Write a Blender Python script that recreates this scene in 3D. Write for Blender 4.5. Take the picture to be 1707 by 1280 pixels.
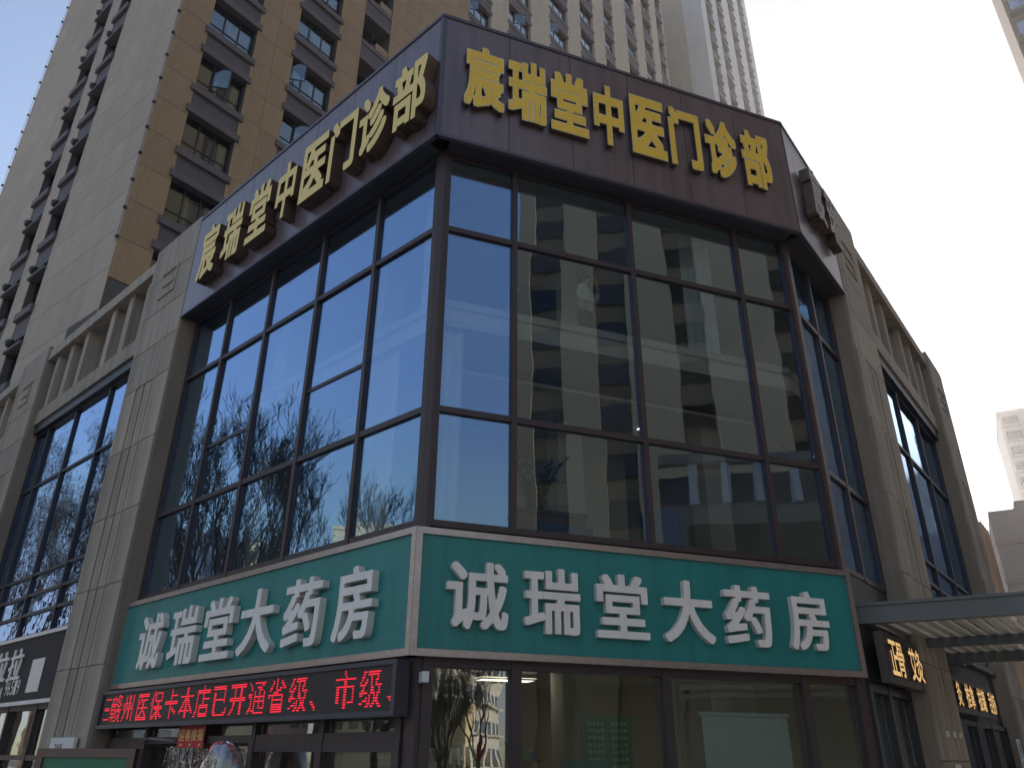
import bpy, bmesh, math, random
from mathutils import Matrix, Vector
from mathutils.bvhtree import BVHTree
random.seed(7)
R = math.radians
scene = bpy.context.scene
for o in list(bpy.data.objects):
    bpy.data.objects.remove(o)
COL = scene.collection

# ------------------------------------------------------------------ camera
PITCH, ROLL, FPX = R(25.7055), R(0.3676), 1294.46
cam_d = bpy.data.cameras.new('camera')
cam_d.sensor_width = 36.0
cam_d.lens = 36.0 * FPX / 1707.0
cam_d.clip_start = 0.05
cam_d.clip_end = 3000
cam = bpy.data.objects.new('camera', cam_d)
COL.objects.link(cam)
_F = Vector((0, math.cos(PITCH), math.sin(PITCH)))
_U = Vector((0, -math.sin(PITCH), math.cos(PITCH)))
_X = Vector((1, 0, 0))
_X2 = math.cos(ROLL) * _X + math.sin(ROLL) * _U
_U2 = -math.sin(ROLL) * _X + math.cos(ROLL) * _U
cam.matrix_world = Matrix(((_X2.x, _U2.x, -_F.x, 0), (_X2.y, _U2.y, -_F.y, 0),
                           (_X2.z, _U2.z, -_F.z, 1.6), (0, 0, 0, 1)))
scene.camera = cam

# ------------------------------------------------------------------ sky, sun, exposure
SUN_AZ, SUN_EL = R(31.0), R(22.0)          # azimuth clockwise from +Y
world = bpy.data.worlds.new('World')
scene.world = world
world.use_nodes = True
wn = world.node_tree
wn.nodes.clear()
w_out = wn.nodes.new('ShaderNodeOutputWorld')
w_bg = wn.nodes.new('ShaderNodeBackground')
w_sky = wn.nodes.new('ShaderNodeTexSky')
w_sky.sky_type = 'NISHITA'
w_sky.sun_disc = False
w_sky.sun_elevation = SUN_EL
w_sky.sun_rotation = SUN_AZ
w_sky.altitude = 300
w_sky.air_density = 1.0
w_sky.dust_density = 1.4
w_sky.ozone_density = 1.3
w_bg.inputs['Strength'].default_value = 0.105
w_cap = wn.nodes.new('ShaderNodeVectorMath')      # the brightest sky stops at the photograph's pale grey white
w_cap.operation = 'MINIMUM'
w_cap.inputs[1].default_value = (2.3, 2.6, 3.0)
wn.links.new(w_sky.outputs[0], w_cap.inputs[0])
wn.links.new(w_cap.outputs[0], w_bg.inputs['Color'])
wn.links.new(w_bg.outputs[0], w_out.inputs['Surface'])
sun_d = bpy.data.lights.new('sun', 'SUN')
sun_d.energy = 3.0
sun_d.angle = R(0.5)
sun_d.color = (1.0, 0.93, 0.82)
sun = bpy.data.objects.new('sun', sun_d)
COL.objects.link(sun)
_sd = Vector((math.sin(SUN_AZ) * math.cos(SUN_EL), math.cos(SUN_AZ) * math.cos(SUN_EL), math.sin(SUN_EL)))
sun.rotation_euler = _sd.to_track_quat('Z', 'Y').to_euler()
sun.location = _sd * 200
vs = scene.view_settings
vs.view_transform = 'Standard'
vs.look = 'None'
vs.exposure = 1.62
vs.gamma = 1.0
vs.use_curve_mapping = False
vs.use_white_balance = True
vs.white_balance_temperature = 7100
vs.white_balance_tint = 15
scene.cycles.max_bounces = 8
scene.cycles.transparent_max_bounces = 20
scene.cycles.glossy_bounces = 3
scene.cycles.diffuse_bounces = 2
scene.cycles.caustics_reflective = False
scene.cycles.caustics_refractive = False
scene.cycles.use_denoising = True

# ------------------------------------------------------------------ materials
def mat(name, col, rough=0.6, metal=0.0, var=0.12, scale=3.0, fine=0.0, fscale=60.0, bump=0.0, bscale=40.0,
        streak=0.0, spec=0.5, emit=None, estr=0.0, rnd=0.0):
    m = bpy.data.materials.new(name)
    m.use_nodes = True
    nt = m.node_tree
    b = nt.nodes['Principled BSDF']
    b.inputs['Roughness'].default_value = rough
    b.inputs['Metallic'].default_value = metal
    b.inputs['Specular IOR Level'].default_value = spec
    tc = nt.nodes.new('ShaderNodeTexCoord')
    n1 = nt.nodes.new('ShaderNodeTexNoise')
    n1.inputs['Scale'].default_value = scale
    n1.inputs['Detail'].default_value = 5
    nt.links.new(tc.outputs['Object'], n1.inputs['Vector'])
    cr = nt.nodes.new('ShaderNodeMix')
    cr.data_type = 'RGBA'
    cr.inputs[6].default_value = (*[c * (1 - var) for c in col], 1)
    cr.inputs[7].default_value = (*[min(1, c * (1 + var)) for c in col], 1)
    nt.links.new(n1.outputs['Fac'], cr.inputs[0])
    out = cr.outputs[2]
    if fine > 0:
        n2 = nt.nodes.new('ShaderNodeTexNoise')
        n2.inputs['Scale'].default_value = fscale
        n2.inputs['Detail'].default_value = 3
        nt.links.new(tc.outputs['Object'], n2.inputs['Vector'])
        rp = nt.nodes.new('ShaderNodeMapRange')
        rp.inputs[1].default_value = 0.3
        rp.inputs[2].default_value = 0.7
        rp.inputs[3].default_value = 1 - fine
        rp.inputs[4].default_value = 1 + fine
        nt.links.new(n2.outputs['Fac'], rp.inputs[0])
        mx = nt.nodes.new('ShaderNodeVectorMath')
        mx.operation = 'SCALE'
        nt.links.new(out, mx.inputs[0])
        nt.links.new(rp.outputs[0], mx.inputs[3])
        out = mx.outputs[0]
    if streak > 0:
        mp = nt.nodes.new('ShaderNodeMapping')
        mp.inputs['Scale'].default_value = (4.0, 4.0, 0.22)
        nt.links.new(tc.outputs['Object'], mp.inputs['Vector'])
        n3 = nt.nodes.new('ShaderNodeTexNoise')
        n3.inputs['Scale'].default_value = 1.6
        n3.inputs['Detail'].default_value = 4
        nt.links.new(mp.outputs[0], n3.inputs['Vector'])
        rp2 = nt.nodes.new('ShaderNodeMapRange')
        rp2.inputs[1].default_value = 0.45
        rp2.inputs[2].default_value = 0.75
        rp2.inputs[3].default_value = 1.0
        rp2.inputs[4].default_value = 1 - streak
        nt.links.new(n3.outputs['Fac'], rp2.inputs[0])
        mx2 = nt.nodes.new('ShaderNodeVectorMath')
        mx2.operation = 'SCALE'
        nt.links.new(out, mx2.inputs[0])
        nt.links.new(rp2.outputs[0], mx2.inputs[3])
        out = mx2.outputs[0]
    if rnd > 0:                                   # each slab its own tone
        oi = nt.nodes.new('ShaderNodeObjectInfo')
        rp3 = nt.nodes.new('ShaderNodeMapRange')
        rp3.inputs[3].default_value = 1 - rnd
        rp3.inputs[4].default_value = 1 + rnd
        nt.links.new(oi.outputs['Random'], rp3.inputs[0])
        mx3 = nt.nodes.new('ShaderNodeVectorMath')
        mx3.operation = 'SCALE'
        nt.links.new(out, mx3.inputs[0])
        nt.links.new(rp3.outputs[0], mx3.inputs[3])
        out = mx3.outputs[0]
    nt.links.new(out, b.inputs['Base Color'])
    if bump > 0:
        n4 = nt.nodes.new('ShaderNodeTexNoise')
        n4.inputs['Scale'].default_value = bscale
        n4.inputs['Detail'].default_value = 4
        nt.links.new(tc.outputs['Object'], n4.inputs['Vector'])
        bp = nt.nodes.new('ShaderNodeBump')
        bp.inputs['Strength'].default_value = bump
        bp.inputs['Distance'].default_value = 0.02
        nt.links.new(n4.outputs['Fac'], bp.inputs['Height'])
        nt.links.new(bp.outputs[0], b.inputs['Normal'])
    if emit:
        b.inputs['Emission Color'].default_value = (*emit, 1)
        b.inputs['Emission Strength'].default_value = estr
    return m


def glass(name, tint, refl, base, wob=0.25, wscale=0.9, power=4.0):
    """coated window glass: part see-through, part mirror, more mirror at grazing angles"""
    m = bpy.data.materials.new(name)
    m.use_nodes = True
    nt = m.node_tree
    nt.nodes.clear()
    out = nt.nodes.new('ShaderNodeOutputMaterial')
    tr = nt.nodes.new('ShaderNodeBsdfTransparent')
    tr.inputs['Color'].default_value = (*tint, 1)
    gl = nt.nodes.new('ShaderNodeBsdfGlossy')
    gl.inputs['Roughness'].default_value = 0.0
    gl.inputs['Color'].default_value = (*refl, 1)
    tc = nt.nodes.new('ShaderNodeTexCoord')
    ns = nt.nodes.new('ShaderNodeTexNoise')
    ns.inputs['Scale'].default_value = wscale
    ns.inputs['Detail'].default_value = 2.0
    oi = nt.nodes.new('ShaderNodeObjectInfo')
    ad = nt.nodes.new('ShaderNodeVectorMath')
    ad.operation = 'MULTIPLY_ADD'
    ad.inputs[1].default_value = (17, 23, 31)
    nt.links.new(oi.outputs['Random'], ad.inputs[0])
    nt.links.new(tc.outputs['Object'], ad.inputs[2])
    nt.links.new(ad.outputs[0], ns.inputs['Vector'])
    bp = nt.nodes.new('ShaderNodeBump')
    bp.inputs['Strength'].default_value = wob
    bp.inputs['Distance'].default_value = 0.02
    nt.links.new(ns.outputs['Fac'], bp.inputs['Height'])
    nt.links.new(bp.outputs[0], gl.inputs['Normal'])
    lw = nt.nodes.new('ShaderNodeLayerWeight')
    lw.inputs['Blend'].default_value = 0.5
    pw = nt.nodes.new('ShaderNodeMath')
    pw.operation = 'POWER'
    pw.inputs[1].default_value = power
    nt.links.new(lw.outputs['Facing'], pw.inputs[0])
    mr = nt.nodes.new('ShaderNodeMapRange')
    mr.inputs[3].default_value = base
    mr.inputs[4].default_value = 1.0
    nt.links.new(pw.outputs[0], mr.inputs[0])
    mx = nt.nodes.new('ShaderNodeMixShader')
    nt.links.new(mr.outputs[0], mx.inputs[0])
    nt.links.new(tr.outputs[0], mx.inputs[1])
    nt.links.new(gl.outputs[0], mx.inputs[2])
    nt.links.new(mx.outputs[0], out.inputs['Surface'])
    return m


M = {}
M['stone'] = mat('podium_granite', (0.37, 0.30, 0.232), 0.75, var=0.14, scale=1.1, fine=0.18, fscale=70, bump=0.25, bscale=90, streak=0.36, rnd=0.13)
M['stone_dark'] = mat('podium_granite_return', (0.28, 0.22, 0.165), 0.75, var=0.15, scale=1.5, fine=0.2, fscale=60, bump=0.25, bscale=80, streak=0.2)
M['joint'] = mat('stone_joint', (0.10, 0.09, 0.08), 0.9)
M['frame'] = mat('bronze_frame', (0.050, 0.030, 0.029), 0.5, 0.0, var=0.18, scale=4, bump=0.05)
M['frame2'] = mat('dark_frame', (0.035, 0.032, 0.036), 0.45, 0.3, var=0.18, scale=4)
M['glass'] = glass('coated_glass', (0.86, 0.88, 0.86), (0.45, 0.68, 1.0), 0.18, 0.13, 0.8, 2.0)
M['glass_wavy'] = glass('wavy_glass', (0.75, 0.80, 0.82), (0.46, 0.66, 1.0), 0.20, 0.22, 1.6, 2.0)
M['glass_clear'] = glass('shop_glass', (0.82, 0.86, 0.82), (0.92, 0.95, 0.93), 0.17, 0.14, 1.2, 3.0)
M['glass_tower'] = glass('tower_glass', (0.72, 0.78, 0.76), (0.75, 0.82, 0.85), 0.14, 0.10, 0.6)
M['purple'] = mat('sign_panel_purple', (0.145, 0.10, 0.105), 0.30, 0.0, var=0.16, scale=1.6, streak=0.35, spec=0.85, rnd=0.05, bump=0.04, bscale=1.5)
M['sign_trim'] = mat('sign_trim_metal', (0.10, 0.085, 0.10), 0.4, 0.4)
M['soffit'] = mat('dark_soffit', (0.035, 0.032, 0.036), 0.6)
M['gold'] = mat('gold_letter_face', (0.90, 0.55, 0.06), 0.45, 0.05, var=0.12, scale=2.5, fine=0.08, fscale=30)
M['gold_pale'] = mat('pale_gold_face', (0.88, 0.62, 0.20), 0.5, 0.05, var=0.08, scale=2)
M['gold_side'] = mat('brown_letter_side', (0.12, 0.075, 0.05), 0.45, 0.3, var=0.3, scale=4, streak=0.3)
M['gold_rim'] = mat('letter_rim', (0.75, 0.62, 0.36), 0.45, 0.2)
M['green'] = mat('green_sign_panel', (0.013, 0.205, 0.185), 0.40, var=0.14, scale=1.4, streak=0.22, bump=0.03, bscale=2.0, spec=0.45)
M['white_letter'] = mat('white_letter', (0.80, 0.73, 0.66), 0.5, var=0.10, streak=0.12, scale=2)
M['white_side'] = mat('white_letter_side', (0.66, 0.60, 0.53), 0.5, var=0.1)
M['steel'] = mat('brushed_trim', (0.42, 0.35, 0.32), 0.33, 0.75, var=0.15, scale=6, fine=0.08, fscale=25)
M['led_panel'] = mat('led_panel', (0.022, 0.014, 0.014), 0.5, fine=0.3, fscale=110)
M['led_frame'] = mat('led_frame', (0.07, 0.068, 0.085), 0.4, 0.5)
M['led'] = mat('led_red', (0.4, 0.01, 0.02), 0.5, emit=(1.0, 0.018, 0.05), estr=0.36)
M['interior'] = mat('interior_wall', (0.60, 0.55, 0.46), 0.8, var=0.08, scale=0.8)
M['interior_floor'] = mat('interior_floor', (0.20, 0.19, 0.18), 0.6)
M['ceil'] = mat('interior_ceiling', (0.68, 0.65, 0.58), 0.8)
M['slab_trim'] = mat('slab_trim', (0.62, 0.60, 0.54), 0.6)
M['curtain'] = mat('curtain_cloth', (0.66, 0.68, 0.68), 0.85, var=0.08, scale=5)
M['tower_light'] = mat('tower_cladding_grey', (0.43, 0.335, 0.255), 0.7, rnd=0.06, var=0.10, scale=0.5, fine=0.07, fscale=9, streak=0.12)
M['tower_brown'] = mat('tower_cladding_tan', (0.335, 0.222, 0.122), 0.7, rnd=0.06, var=0.12, scale=0.5, fine=0.07, fscale=9, streak=0.14)
M['tower_glare_tint'] = mat('tower_cladding_glare_tint', (0.50, 0.42, 0.32), 0.7, var=0.12, scale=0.3, fine=0.06, fscale=9, streak=0.22)  # tan cladding paled for the far piers, haze and glare painted into the colour
M['tower_grey'] = mat('tower_spandrel', (0.105, 0.085, 0.09), 0.7, var=0.14, scale=1.2, streak=0.2)
M['tower_ledge'] = mat('tower_ledge', (0.12, 0.10, 0.10), 0.7, var=0.14, scale=1.5, streak=0.2)
M['tower_pale'] = mat('tower_pale_render', (0.58, 0.56, 0.55), 0.75, var=0.08, scale=0.4, streak=0.12)
M['dark'] = mat('dark_metal', (0.02, 0.02, 0.022), 0.5)
M['cable'] = mat('cable', (0.12, 0.115, 0.11), 0.6)
M['room'] = mat('dim_room', (0.16, 0.14, 0.12), 0.85)
M['room_curtain'] = mat('window_curtain', (0.42, 0.40, 0.36), 0.85, var=0.1, scale=5)
M['grey_metal'] = mat('grey_sheet_metal', (0.15, 0.145, 0.16), 0.4, 0.5, streak=0.2)
M['concrete'] = mat('concrete', (0.30, 0.29, 0.28), 0.85, fine=0.12, fscale=12)
M['asphalt'] = mat('asphalt', (0.055, 0.055, 0.056), 0.85, fine=0.25, fscale=40, bump=0.3)
M['paving'] = mat('paving', (0.38, 0.36, 0.33), 0.8, fine=0.12, fscale=8, bump=0.2)
M['bark'] = mat('bark', (0.075, 0.06, 0.05), 0.9, var=0.3, scale=6, bump=0.5, bscale=14)
M['leaf'] = mat('houseplant_leaf', (0.035, 0.075, 0.03), 0.45, var=0.3, scale=8)
M['lamp'] = mat('lit_panel', (0.8, 0.8, 0.8), 0.5, emit=(1.0, 0.98, 0.92), estr=1.2)
M['wood'] = mat('brown_wood', (0.15, 0.09, 0.06), 0.5, var=0.2, scale=5)
M['blue_box'] = mat('blue_box', (0.05, 0.12, 0.24), 0.5)
M['red_paper'] = mat('red_paper', (0.52, 0.025, 0.03), 0.6, var=0.1, scale=10)
M['gold_ink'] = mat('gold_ink', (0.72, 0.52, 0.18), 0.5)
M['white_paper'] = mat('white_paper', (0.66, 0.64, 0.60), 0.7, var=0.05)
M['black_ink'] = mat('black_ink', (0.03, 0.03, 0.03), 0.7)
M['black_sign'] = mat('charcoal_sign', (0.022, 0.022, 0.026), 0.6, streak=0.15, spec=0.2)
M['skin'] = mat('skin', (0.52, 0.34, 0.26), 0.55, var=0.06)
M['hair'] = mat('hair', (0.02, 0.016, 0.014), 0.5)
M['shirt'] = mat('pale_shirt', (0.80, 0.84, 0.80), 0.85, var=0.06, scale=6)
M['trousers'] = mat('dark_trousers', (0.05, 0.05, 0.06), 0.85)
M['blind'] = mat('pale_blind', (0.56, 0.66, 0.62), 0.7, var=0.04)
M['green_board'] = mat('green_board', (0.03, 0.16, 0.085), 0.45)
M['green_ink'] = mat('pale_green_ink', (0.45, 0.70, 0.55), 0.6)
M['box_white'] = mat('box_white', (0.7, 0.7, 0.68), 0.6)
M['box_green'] = mat('box_green', (0.08, 0.32, 0.16), 0.6)
M['box_red'] = mat('box_red', (0.45, 0.05, 0.05), 0.6)
M['box_blue'] = mat('box_blue', (0.06, 0.15, 0.40), 0.6)
M['louvre'] = mat('canopy_slat', (0.42, 0.39, 0.33), 0.5, 0.3, var=0.12)
M['canopy'] = mat('canopy_beam', (0.115, 0.118, 0.112), 0.6, 0.1, streak=0.15)
M['clinic_letter'] = mat('lit_clinic_letter', (0.75, 0.55, 0.28), 0.5, emit=(1.0, 0.62, 0.25), estr=0.20)
M['clinic_board'] = mat('clinic_board', (0.06, 0.045, 0.038), 0.5)
M['warm_pier'] = mat('warm_tower_pier', (0.42, 0.31, 0.185), 0.7, var=0.1, scale=0.4, streak=0.15)
M['cream'] = mat('cream_render', (0.66, 0.55, 0.36), 0.8, var=0.06, scale=0.4)
M['pink'] = mat('pink_render', (0.45, 0.30, 0.28), 0.8)
M['plastic'] = glass('clear_plastic_sheet', (0.80, 0.80, 0.82), (0.9, 0.9, 0.9), 0.14, 0.6, 9.0, 2.0)
M['strip'] = glass('clear_plastic_strip', (0.62, 0.63, 0.64), (0.9, 0.9, 0.9), 0.16, 0.5, 5.0, 3.0)
M['window_dim'] = glass('dim_window', (0.10, 0.10, 0.11), (0.6, 0.65, 0.7), 0.05, 0.08, 0.5, 5.0)
M['window_dark'] = glass('far_window', (0.10, 0.11, 0.12), (0.7, 0.8, 0.9), 0.3, 0.08, 0.5)
M['cladding_slate'] = mat('slate_cladding', (0.12, 0.11, 0.125), 0.7, var=0.1)
M['far_tower'] = mat('far_tower_wall', (0.52, 0.50, 0.48), 0.8)

# ------------------------------------------------------------------ mesh helpers
class MB:
    def __init__(self):
        self.v, self.f, self.mi = [], [], []

    def box(self, x0, x1, y0, y1, z0, z1, mi=0):
        if x0 > x1: x0, x1 = x1, x0
        if y0 > y1: y0, y1 = y1, y0
        if z0 > z1: z0, z1 = z1, z0
        b = len(self.v)
        self.v += [(x0, y0, z0), (x1, y0, z0), (x1, y1, z0), (x0, y1, z0), (x0, y0, z1), (x1, y0, z1), (x1, y1, z1), (x0, y1, z1)]
        self.f += [(b, b + 3, b + 2, b + 1), (b + 4, b + 5, b + 6, b + 7), (b, b + 1, b + 5, b + 4), (b + 1, b + 2, b + 6, b + 5),
                   (b + 2, b + 3, b + 7, b + 6), (b + 3, b, b + 4, b + 7)]
        self.mi += [mi] * 6
        return self

    def cbox(self, x0, x1, y0, y1, z0, z1, c=0.01):
        """box whose front edges (towards -y) are chamfered by c"""
        b = len(self.v)
        self.v += [(x0, y1, z0), (x1, y1, z0), (x1, y1, z1), (x0, y1, z1),
                   (x0, y0 + c, z0), (x1, y0 + c, z0), (x1, y0 + c, z1), (x0, y0 + c, z1),
                   (x0 + c, y0, z0 + c), (x1 - c, y0, z0 + c), (x1 - c, y0, z1 - c), (x0 + c, y0, z1 - c)]
        q = [(0, 3, 2, 1), (8, 9, 10, 11)]
        for i in range(4):
            j = (i + 1) % 4
            q += [(i, j, 4 + j, 4 + i), (4 + i, 4 + j, 8 + j, 8 + i)]
        self.f += [tuple(b + k for k in t) for t in q]
        self.mi += [0] * len(q)
        return self

    def prism(self, poly, z0, z1):
        n, b = len(poly), len(self.v)
        self.v += [(p[0], p[1], z0) for p in poly] + [(p[0], p[1], z1) for p in poly]
        self.f += [tuple(b + n - 1 - i for i in range(n)), tuple(b + n + i for i in range(n))]
        for i in range(n):
            j = (i + 1) % n
            self.f.append((b + i, b + j, b + n + j, b + n + i))
        self.mi += [0] * (n + 2)
        return self

    def tube(self, pts, rad, k=6, cap=True):
        pts = [Vector(p) for p in pts]
        if not hasattr(rad, '__len__'):
            rad = [rad] * len(pts)
        b0 = len(self.v)
        for i, p in enumerate(pts):
            t = (pts[min(i + 1, len(pts) - 1)] - pts[max(i - 1, 0)]).normalized()
            a = t.cross(Vector((0, 0, 1)))
            if a.length < 1e-3:
                a = t.cross(Vector((1, 0, 0)))
            a.normalize()
            c = t.cross(a)
            for j in range(k):
                th = 2 * math.pi * j / k
                self.v.append(tuple(p + (a * math.cos(th) + c * math.sin(th)) * rad[i]))
        for i in range(len(pts) - 1):
            for j in range(k):
                q = b0 + i * k
                self.f.append((q + j, q + (j + 1) % k, q + k + (j + 1) % k, q + k + j))
                self.mi.append(0)
        if cap:
            self.f.append(tuple(b0 + k - 1 - j for j in range(k)))
            self.f.append(tuple(b0 + (len(pts) - 1) * k + j for j in range(k)))
            self.mi += [0, 0]
        return self

    def mesh(self, name, mats, smooth=False):
        me = bpy.data.meshes.new(name)
        me.from_pydata(self.v, [], self.f)
        if not isinstance(mats, (list, tuple)):
            mats = [mats]
        for m in mats:
            me.materials.append(m)
        if any(self.mi):
            me.polygons.foreach_set('material_index', self.mi)
        if smooth:
            me.polygons.foreach_set('use_smooth', [True] * len(me.polygons))
        me.update()
        bm = bmesh.new()
        bm.from_mesh(me)
        bmesh.ops.recalc_face_normals(bm, faces=bm.faces)
        bm.to_mesh(me)
        bm.free()
        return me


class Frame:
    """a facade: local x to the right as seen from outside, y into the building, z up"""
    def __init__(self, o, deg):
        self.o, self.deg = Vector(o), deg
        self.m = Matrix.Translation(self.o) @ Matrix.Rotation(R(deg), 4, 'Z')

    def w(self, x, y, z):
        return self.m @ Vector((x, y, z))


def thing(name, label, cat, loc=(0, 0, 0), group=None):
    o = bpy.data.objects.new(name, None)
    o.empty_display_size = 0.3
    COL.objects.link(o)
    o.location = loc
    o['label'], o['category'] = label, cat
    if group:
        o['group'] = group
    return o


def tag(o, label, cat, group=None):
    o['label'], o['category'] = label, cat
    if group:
        o['group'] = group
    return o


def obj(name, me, parent=None, fr=None, xyz=(0, 0, 0), rot=None):
    """link mesh me; with fr the object stands in that facade's axes"""
    o = bpy.data.objects.new(name, me)
    COL.objects.link(o)
    m = Matrix.Translation(Vector(xyz))
    if rot is not None:
        m = m @ rot
    if fr is not None:
        m = fr.m @ m
        if parent is not None:
            pl = parent.get('_loc')
            m = Matrix.Translation(-parent.location) @ m
    if parent is not None:
        o.parent = parent
    o.matrix_local = m
    return o


def part(name, mb, mt, parent, fr=None, xyz=(0, 0, 0), rot=None, smooth=False):
    return obj(name, mb.mesh(name, mt, smooth), parent, fr, xyz, rot)


def bx(name, dims, mt, parent, fr=None):
    return part(name, MB().box(*dims), mt, parent, fr)


_cache = {}
def shared(key, maker):
    if key not in _cache:
        _cache[key] = maker()
    return _cache[key]


# ---- lettering: outlines of the built-in typeface as solid letters
def glyph2d(ch, bold=0.03, res=3):
    def mk():
        c = bpy.data.curves.new('glyph', 'FONT')
        c.body = ch
        c.size = 1.0
        c.offset = bold
        c.extrude = 0.5
        c.resolution_u = res
        o = bpy.data.objects.new('glyph', c)
        COL.objects.link(o)
        bpy.context.view_layer.update()
        dg = bpy.context.evaluated_depsgraph_get()
        me = bpy.data.meshes.new_from_object(o.evaluated_get(dg))
        bpy.data.objects.remove(o)
        bpy.data.curves.remove(c)
        return me
    return shared(('g', ch, bold, res), mk)


def sdf_grid(ch, n):
    """signed distance to the character's outline on a grid over its em box"""
    def mk():
        src = glyph2d(ch, 0.0, 4)
        vs_ = [v.co[:] for v in src.vertices]
        flat = BVHTree.FromPolygons(vs_, [p.vertices[:] for p in src.polygons if abs(p.normal.z) > 0.5])
        side = BVHTree.FromPolygons(vs_, [p.vertices[:] for p in src.polygons if abs(p.normal.z) <= 0.5])
        g = []
        for j in range(n + 1):
            row = []
            for i in range(n + 1):
                x, y = -0.08 + 1.16 * i / n, -0.20 + 1.16 * j / n
                d = side.find_nearest(Vector((x, y, 0)))[3]
                ins = flat.ray_cast(Vector((x, y, 5)), Vector((0, 0, -1)))[0] is not None
                row.append(-d if ins else d)
            g.append(row)
        return g
    return shared(('sdf', ch, n), mk)


def letter_mesh(ch, w, h, depth, mats, bold=0.03, n=84):
    """solid letter: outline thickened by bold, filled, with side walls; front towards -y"""
    if bold < 0.006:
        n = 44
    g0 = sdf_grid(ch, n)
    kb = round(bold / (1.16 / n))
    g = []
    for j in range(n + 1):                       # thicken squarely so that corners stay sharp
        row = []
        for i in range(n + 1):
            row.append(min(g0[min(n, max(0, j + b))][min(n, max(0, i + a))] for a in (-kb, 0, kb) for b in (-kb, 0, kb)))
        g.append(row)
    segs, polys = [], []
    val = lambda i, j: g[j][i] if g[j][i] != 0 else 1e-6
    P = lambda i, j: (-0.08 + 1.16 * i / n, -0.20 + 1.16 * j / n)
    for j in range(n):
        run = None
        for i in range(n + 1):
            full = False
            if i < n:
                c = [(i, j), (i + 1, j), (i + 1, j + 1), (i, j + 1)]
                v = [val(*q) for q in c]
                full = all(q < 0 for q in v)
            if full:
                run = i if run is None else run
                continue
            if run is not None:
                polys.append([P(run, j), P(i, j), P(i, j + 1), P(run, j + 1)])
                run = None
            if i == n or all(q >= 0 for q in v):
                continue
            pts, cross = [], []
            for k in range(4):
                a, b = v[k], v[(k + 1) % 4]
                if a < 0:
                    pts.append(P(*c[k]))
                if (a < 0) != (b < 0):
                    t = a / (a - b)
                    p, q = P(*c[k]), P(*c[(k + 1) % 4])
                    x = (p[0] + (q[0] - p[0]) * t, p[1] + (q[1] - p[1]) * t)
                    pts.append(x)
                    cross.append((len(pts) - 1, a < 0))
            polys.append(pts)
            for k, (ix, leaving) in enumerate(cross):
                if leaving:
                    nx = cross[(k + 1) % len(cross)][0]
                    segs.append((pts[ix], pts[nx]))
    xs = [p[0] for q in polys for p in q]
    ys = [p[1] for q in polys for p in q]
    x0, x1, y0, y1 = min(xs), max(xs), min(ys), max(ys)
    sx, sz, cx, cy = w / (x1 - x0), h / (y1 - y0), (x0 + x1) / 2, (y0 + y1) / 2
    V, Fc, mi = [], [], []
    T = lambda p, y: ((p[0] - cx) * sx, y, (p[1] - cy) * sz)
    for q in polys:
        b = len(V)
        V += [T(p, -depth) for p in q]
        Fc.append(tuple(range(b, b + len(q))))
        mi.append(0)
    if depth > 0.02:
        for a, c in segs:
            b = len(V)
            V += [T(a, -depth), T(a, 0), T(c, 0), T(c, -depth)]
            Fc.append((b, b + 1, b + 2, b + 3))
            mi.append(min(1, len(mats) - 1))
    me = bpy.data.meshes.new('letter')
    me.from_pydata(V, [], Fc)
    for m in mats:
        me.materials.append(m)
    me.polygons.foreach_set('material_index', mi)
    me.update()
    return me


def raster(ch, n=16):
    """the character as an n x n dot matrix"""
    g = sdf_grid(ch, 96)
    dots = []
    for j in range(n):
        for i in range(n):
            x, y = (i + 0.5) / n, -0.12 + (j + 0.5) / n * 0.99
            d = g[min(96, max(0, round((y + 0.20) / 1.16 * 96)))][min(96, max(0, round((x + 0.08) / 1.16 * 96)))]
            if d < 0.004:
                dots.append((i, j))
    return dots


# ------------------------------------------------------------------ key measures (metres, camera at z 1.6)
AL, AR, A3 = 42.6327, 20.6513, 52.0
O = Vector((-1.1565, 10.0, 0))
FL = Frame(O, -AL)            # left facade: x = -u
FR = Frame(O, AR)             # corner facade
E = FR.w(6.85, 0, 0)
F3 = Frame(E, A3)             # right-hand facade
A = Vector((-13.705, 22.095, 0))
TF = Frame(A, 51.4)           # tower, tan side
TL = Frame(A, -38.6)          # tower, grey side
GZ = -0.45                    # ground level
Z0, Z1, Z2, Z3 = 4.39, 6.04, 9.16, 10.65     # glazing rows

# ------------------------------------------------------------------ ground
g = part('pavement', MB().prism([(-160, -14), (160, -14), (160, 400), (-160, 400)], GZ - 0.5, GZ), M['paving'], None)
g['kind'] = 'structure'
g = part('road', MB().prism([(-380, -380), (380, -380), (380, 480), (-380, 480)], GZ - 1.2, GZ - 0.13), M['asphalt'], None)
g['kind'] = 'structure'

# ------------------------------------------------------------------ podium building
POD = thing('podium_building', 'low stone podium building with dark framed corner glazing under the signs', 'building', (O.x, O.y, GZ))


def pane(x0, x1, z0, z1, fr, parent, y=0.02, key='glass', tilt=0.12):
    w, h = x1 - x0, z1 - z0
    me = shared(('pane', round(w, 3), round(h, 3), key), lambda: MB().box(-w / 2, w / 2, -0.006, 0.006, -h / 2, h / 2).mesh('window_pane', M[key]))
    rot = Matrix.Rotation(R(random.uniform(-tilt, tilt)), 4, 'Z') @ Matrix.Rotation(R(random.uniform(-tilt, tilt)), 4, 'X')
    return obj('window_pane', me, parent, fr, ((x0 + x1) / 2, y, (z0 + z1) / 2), rot)


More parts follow.
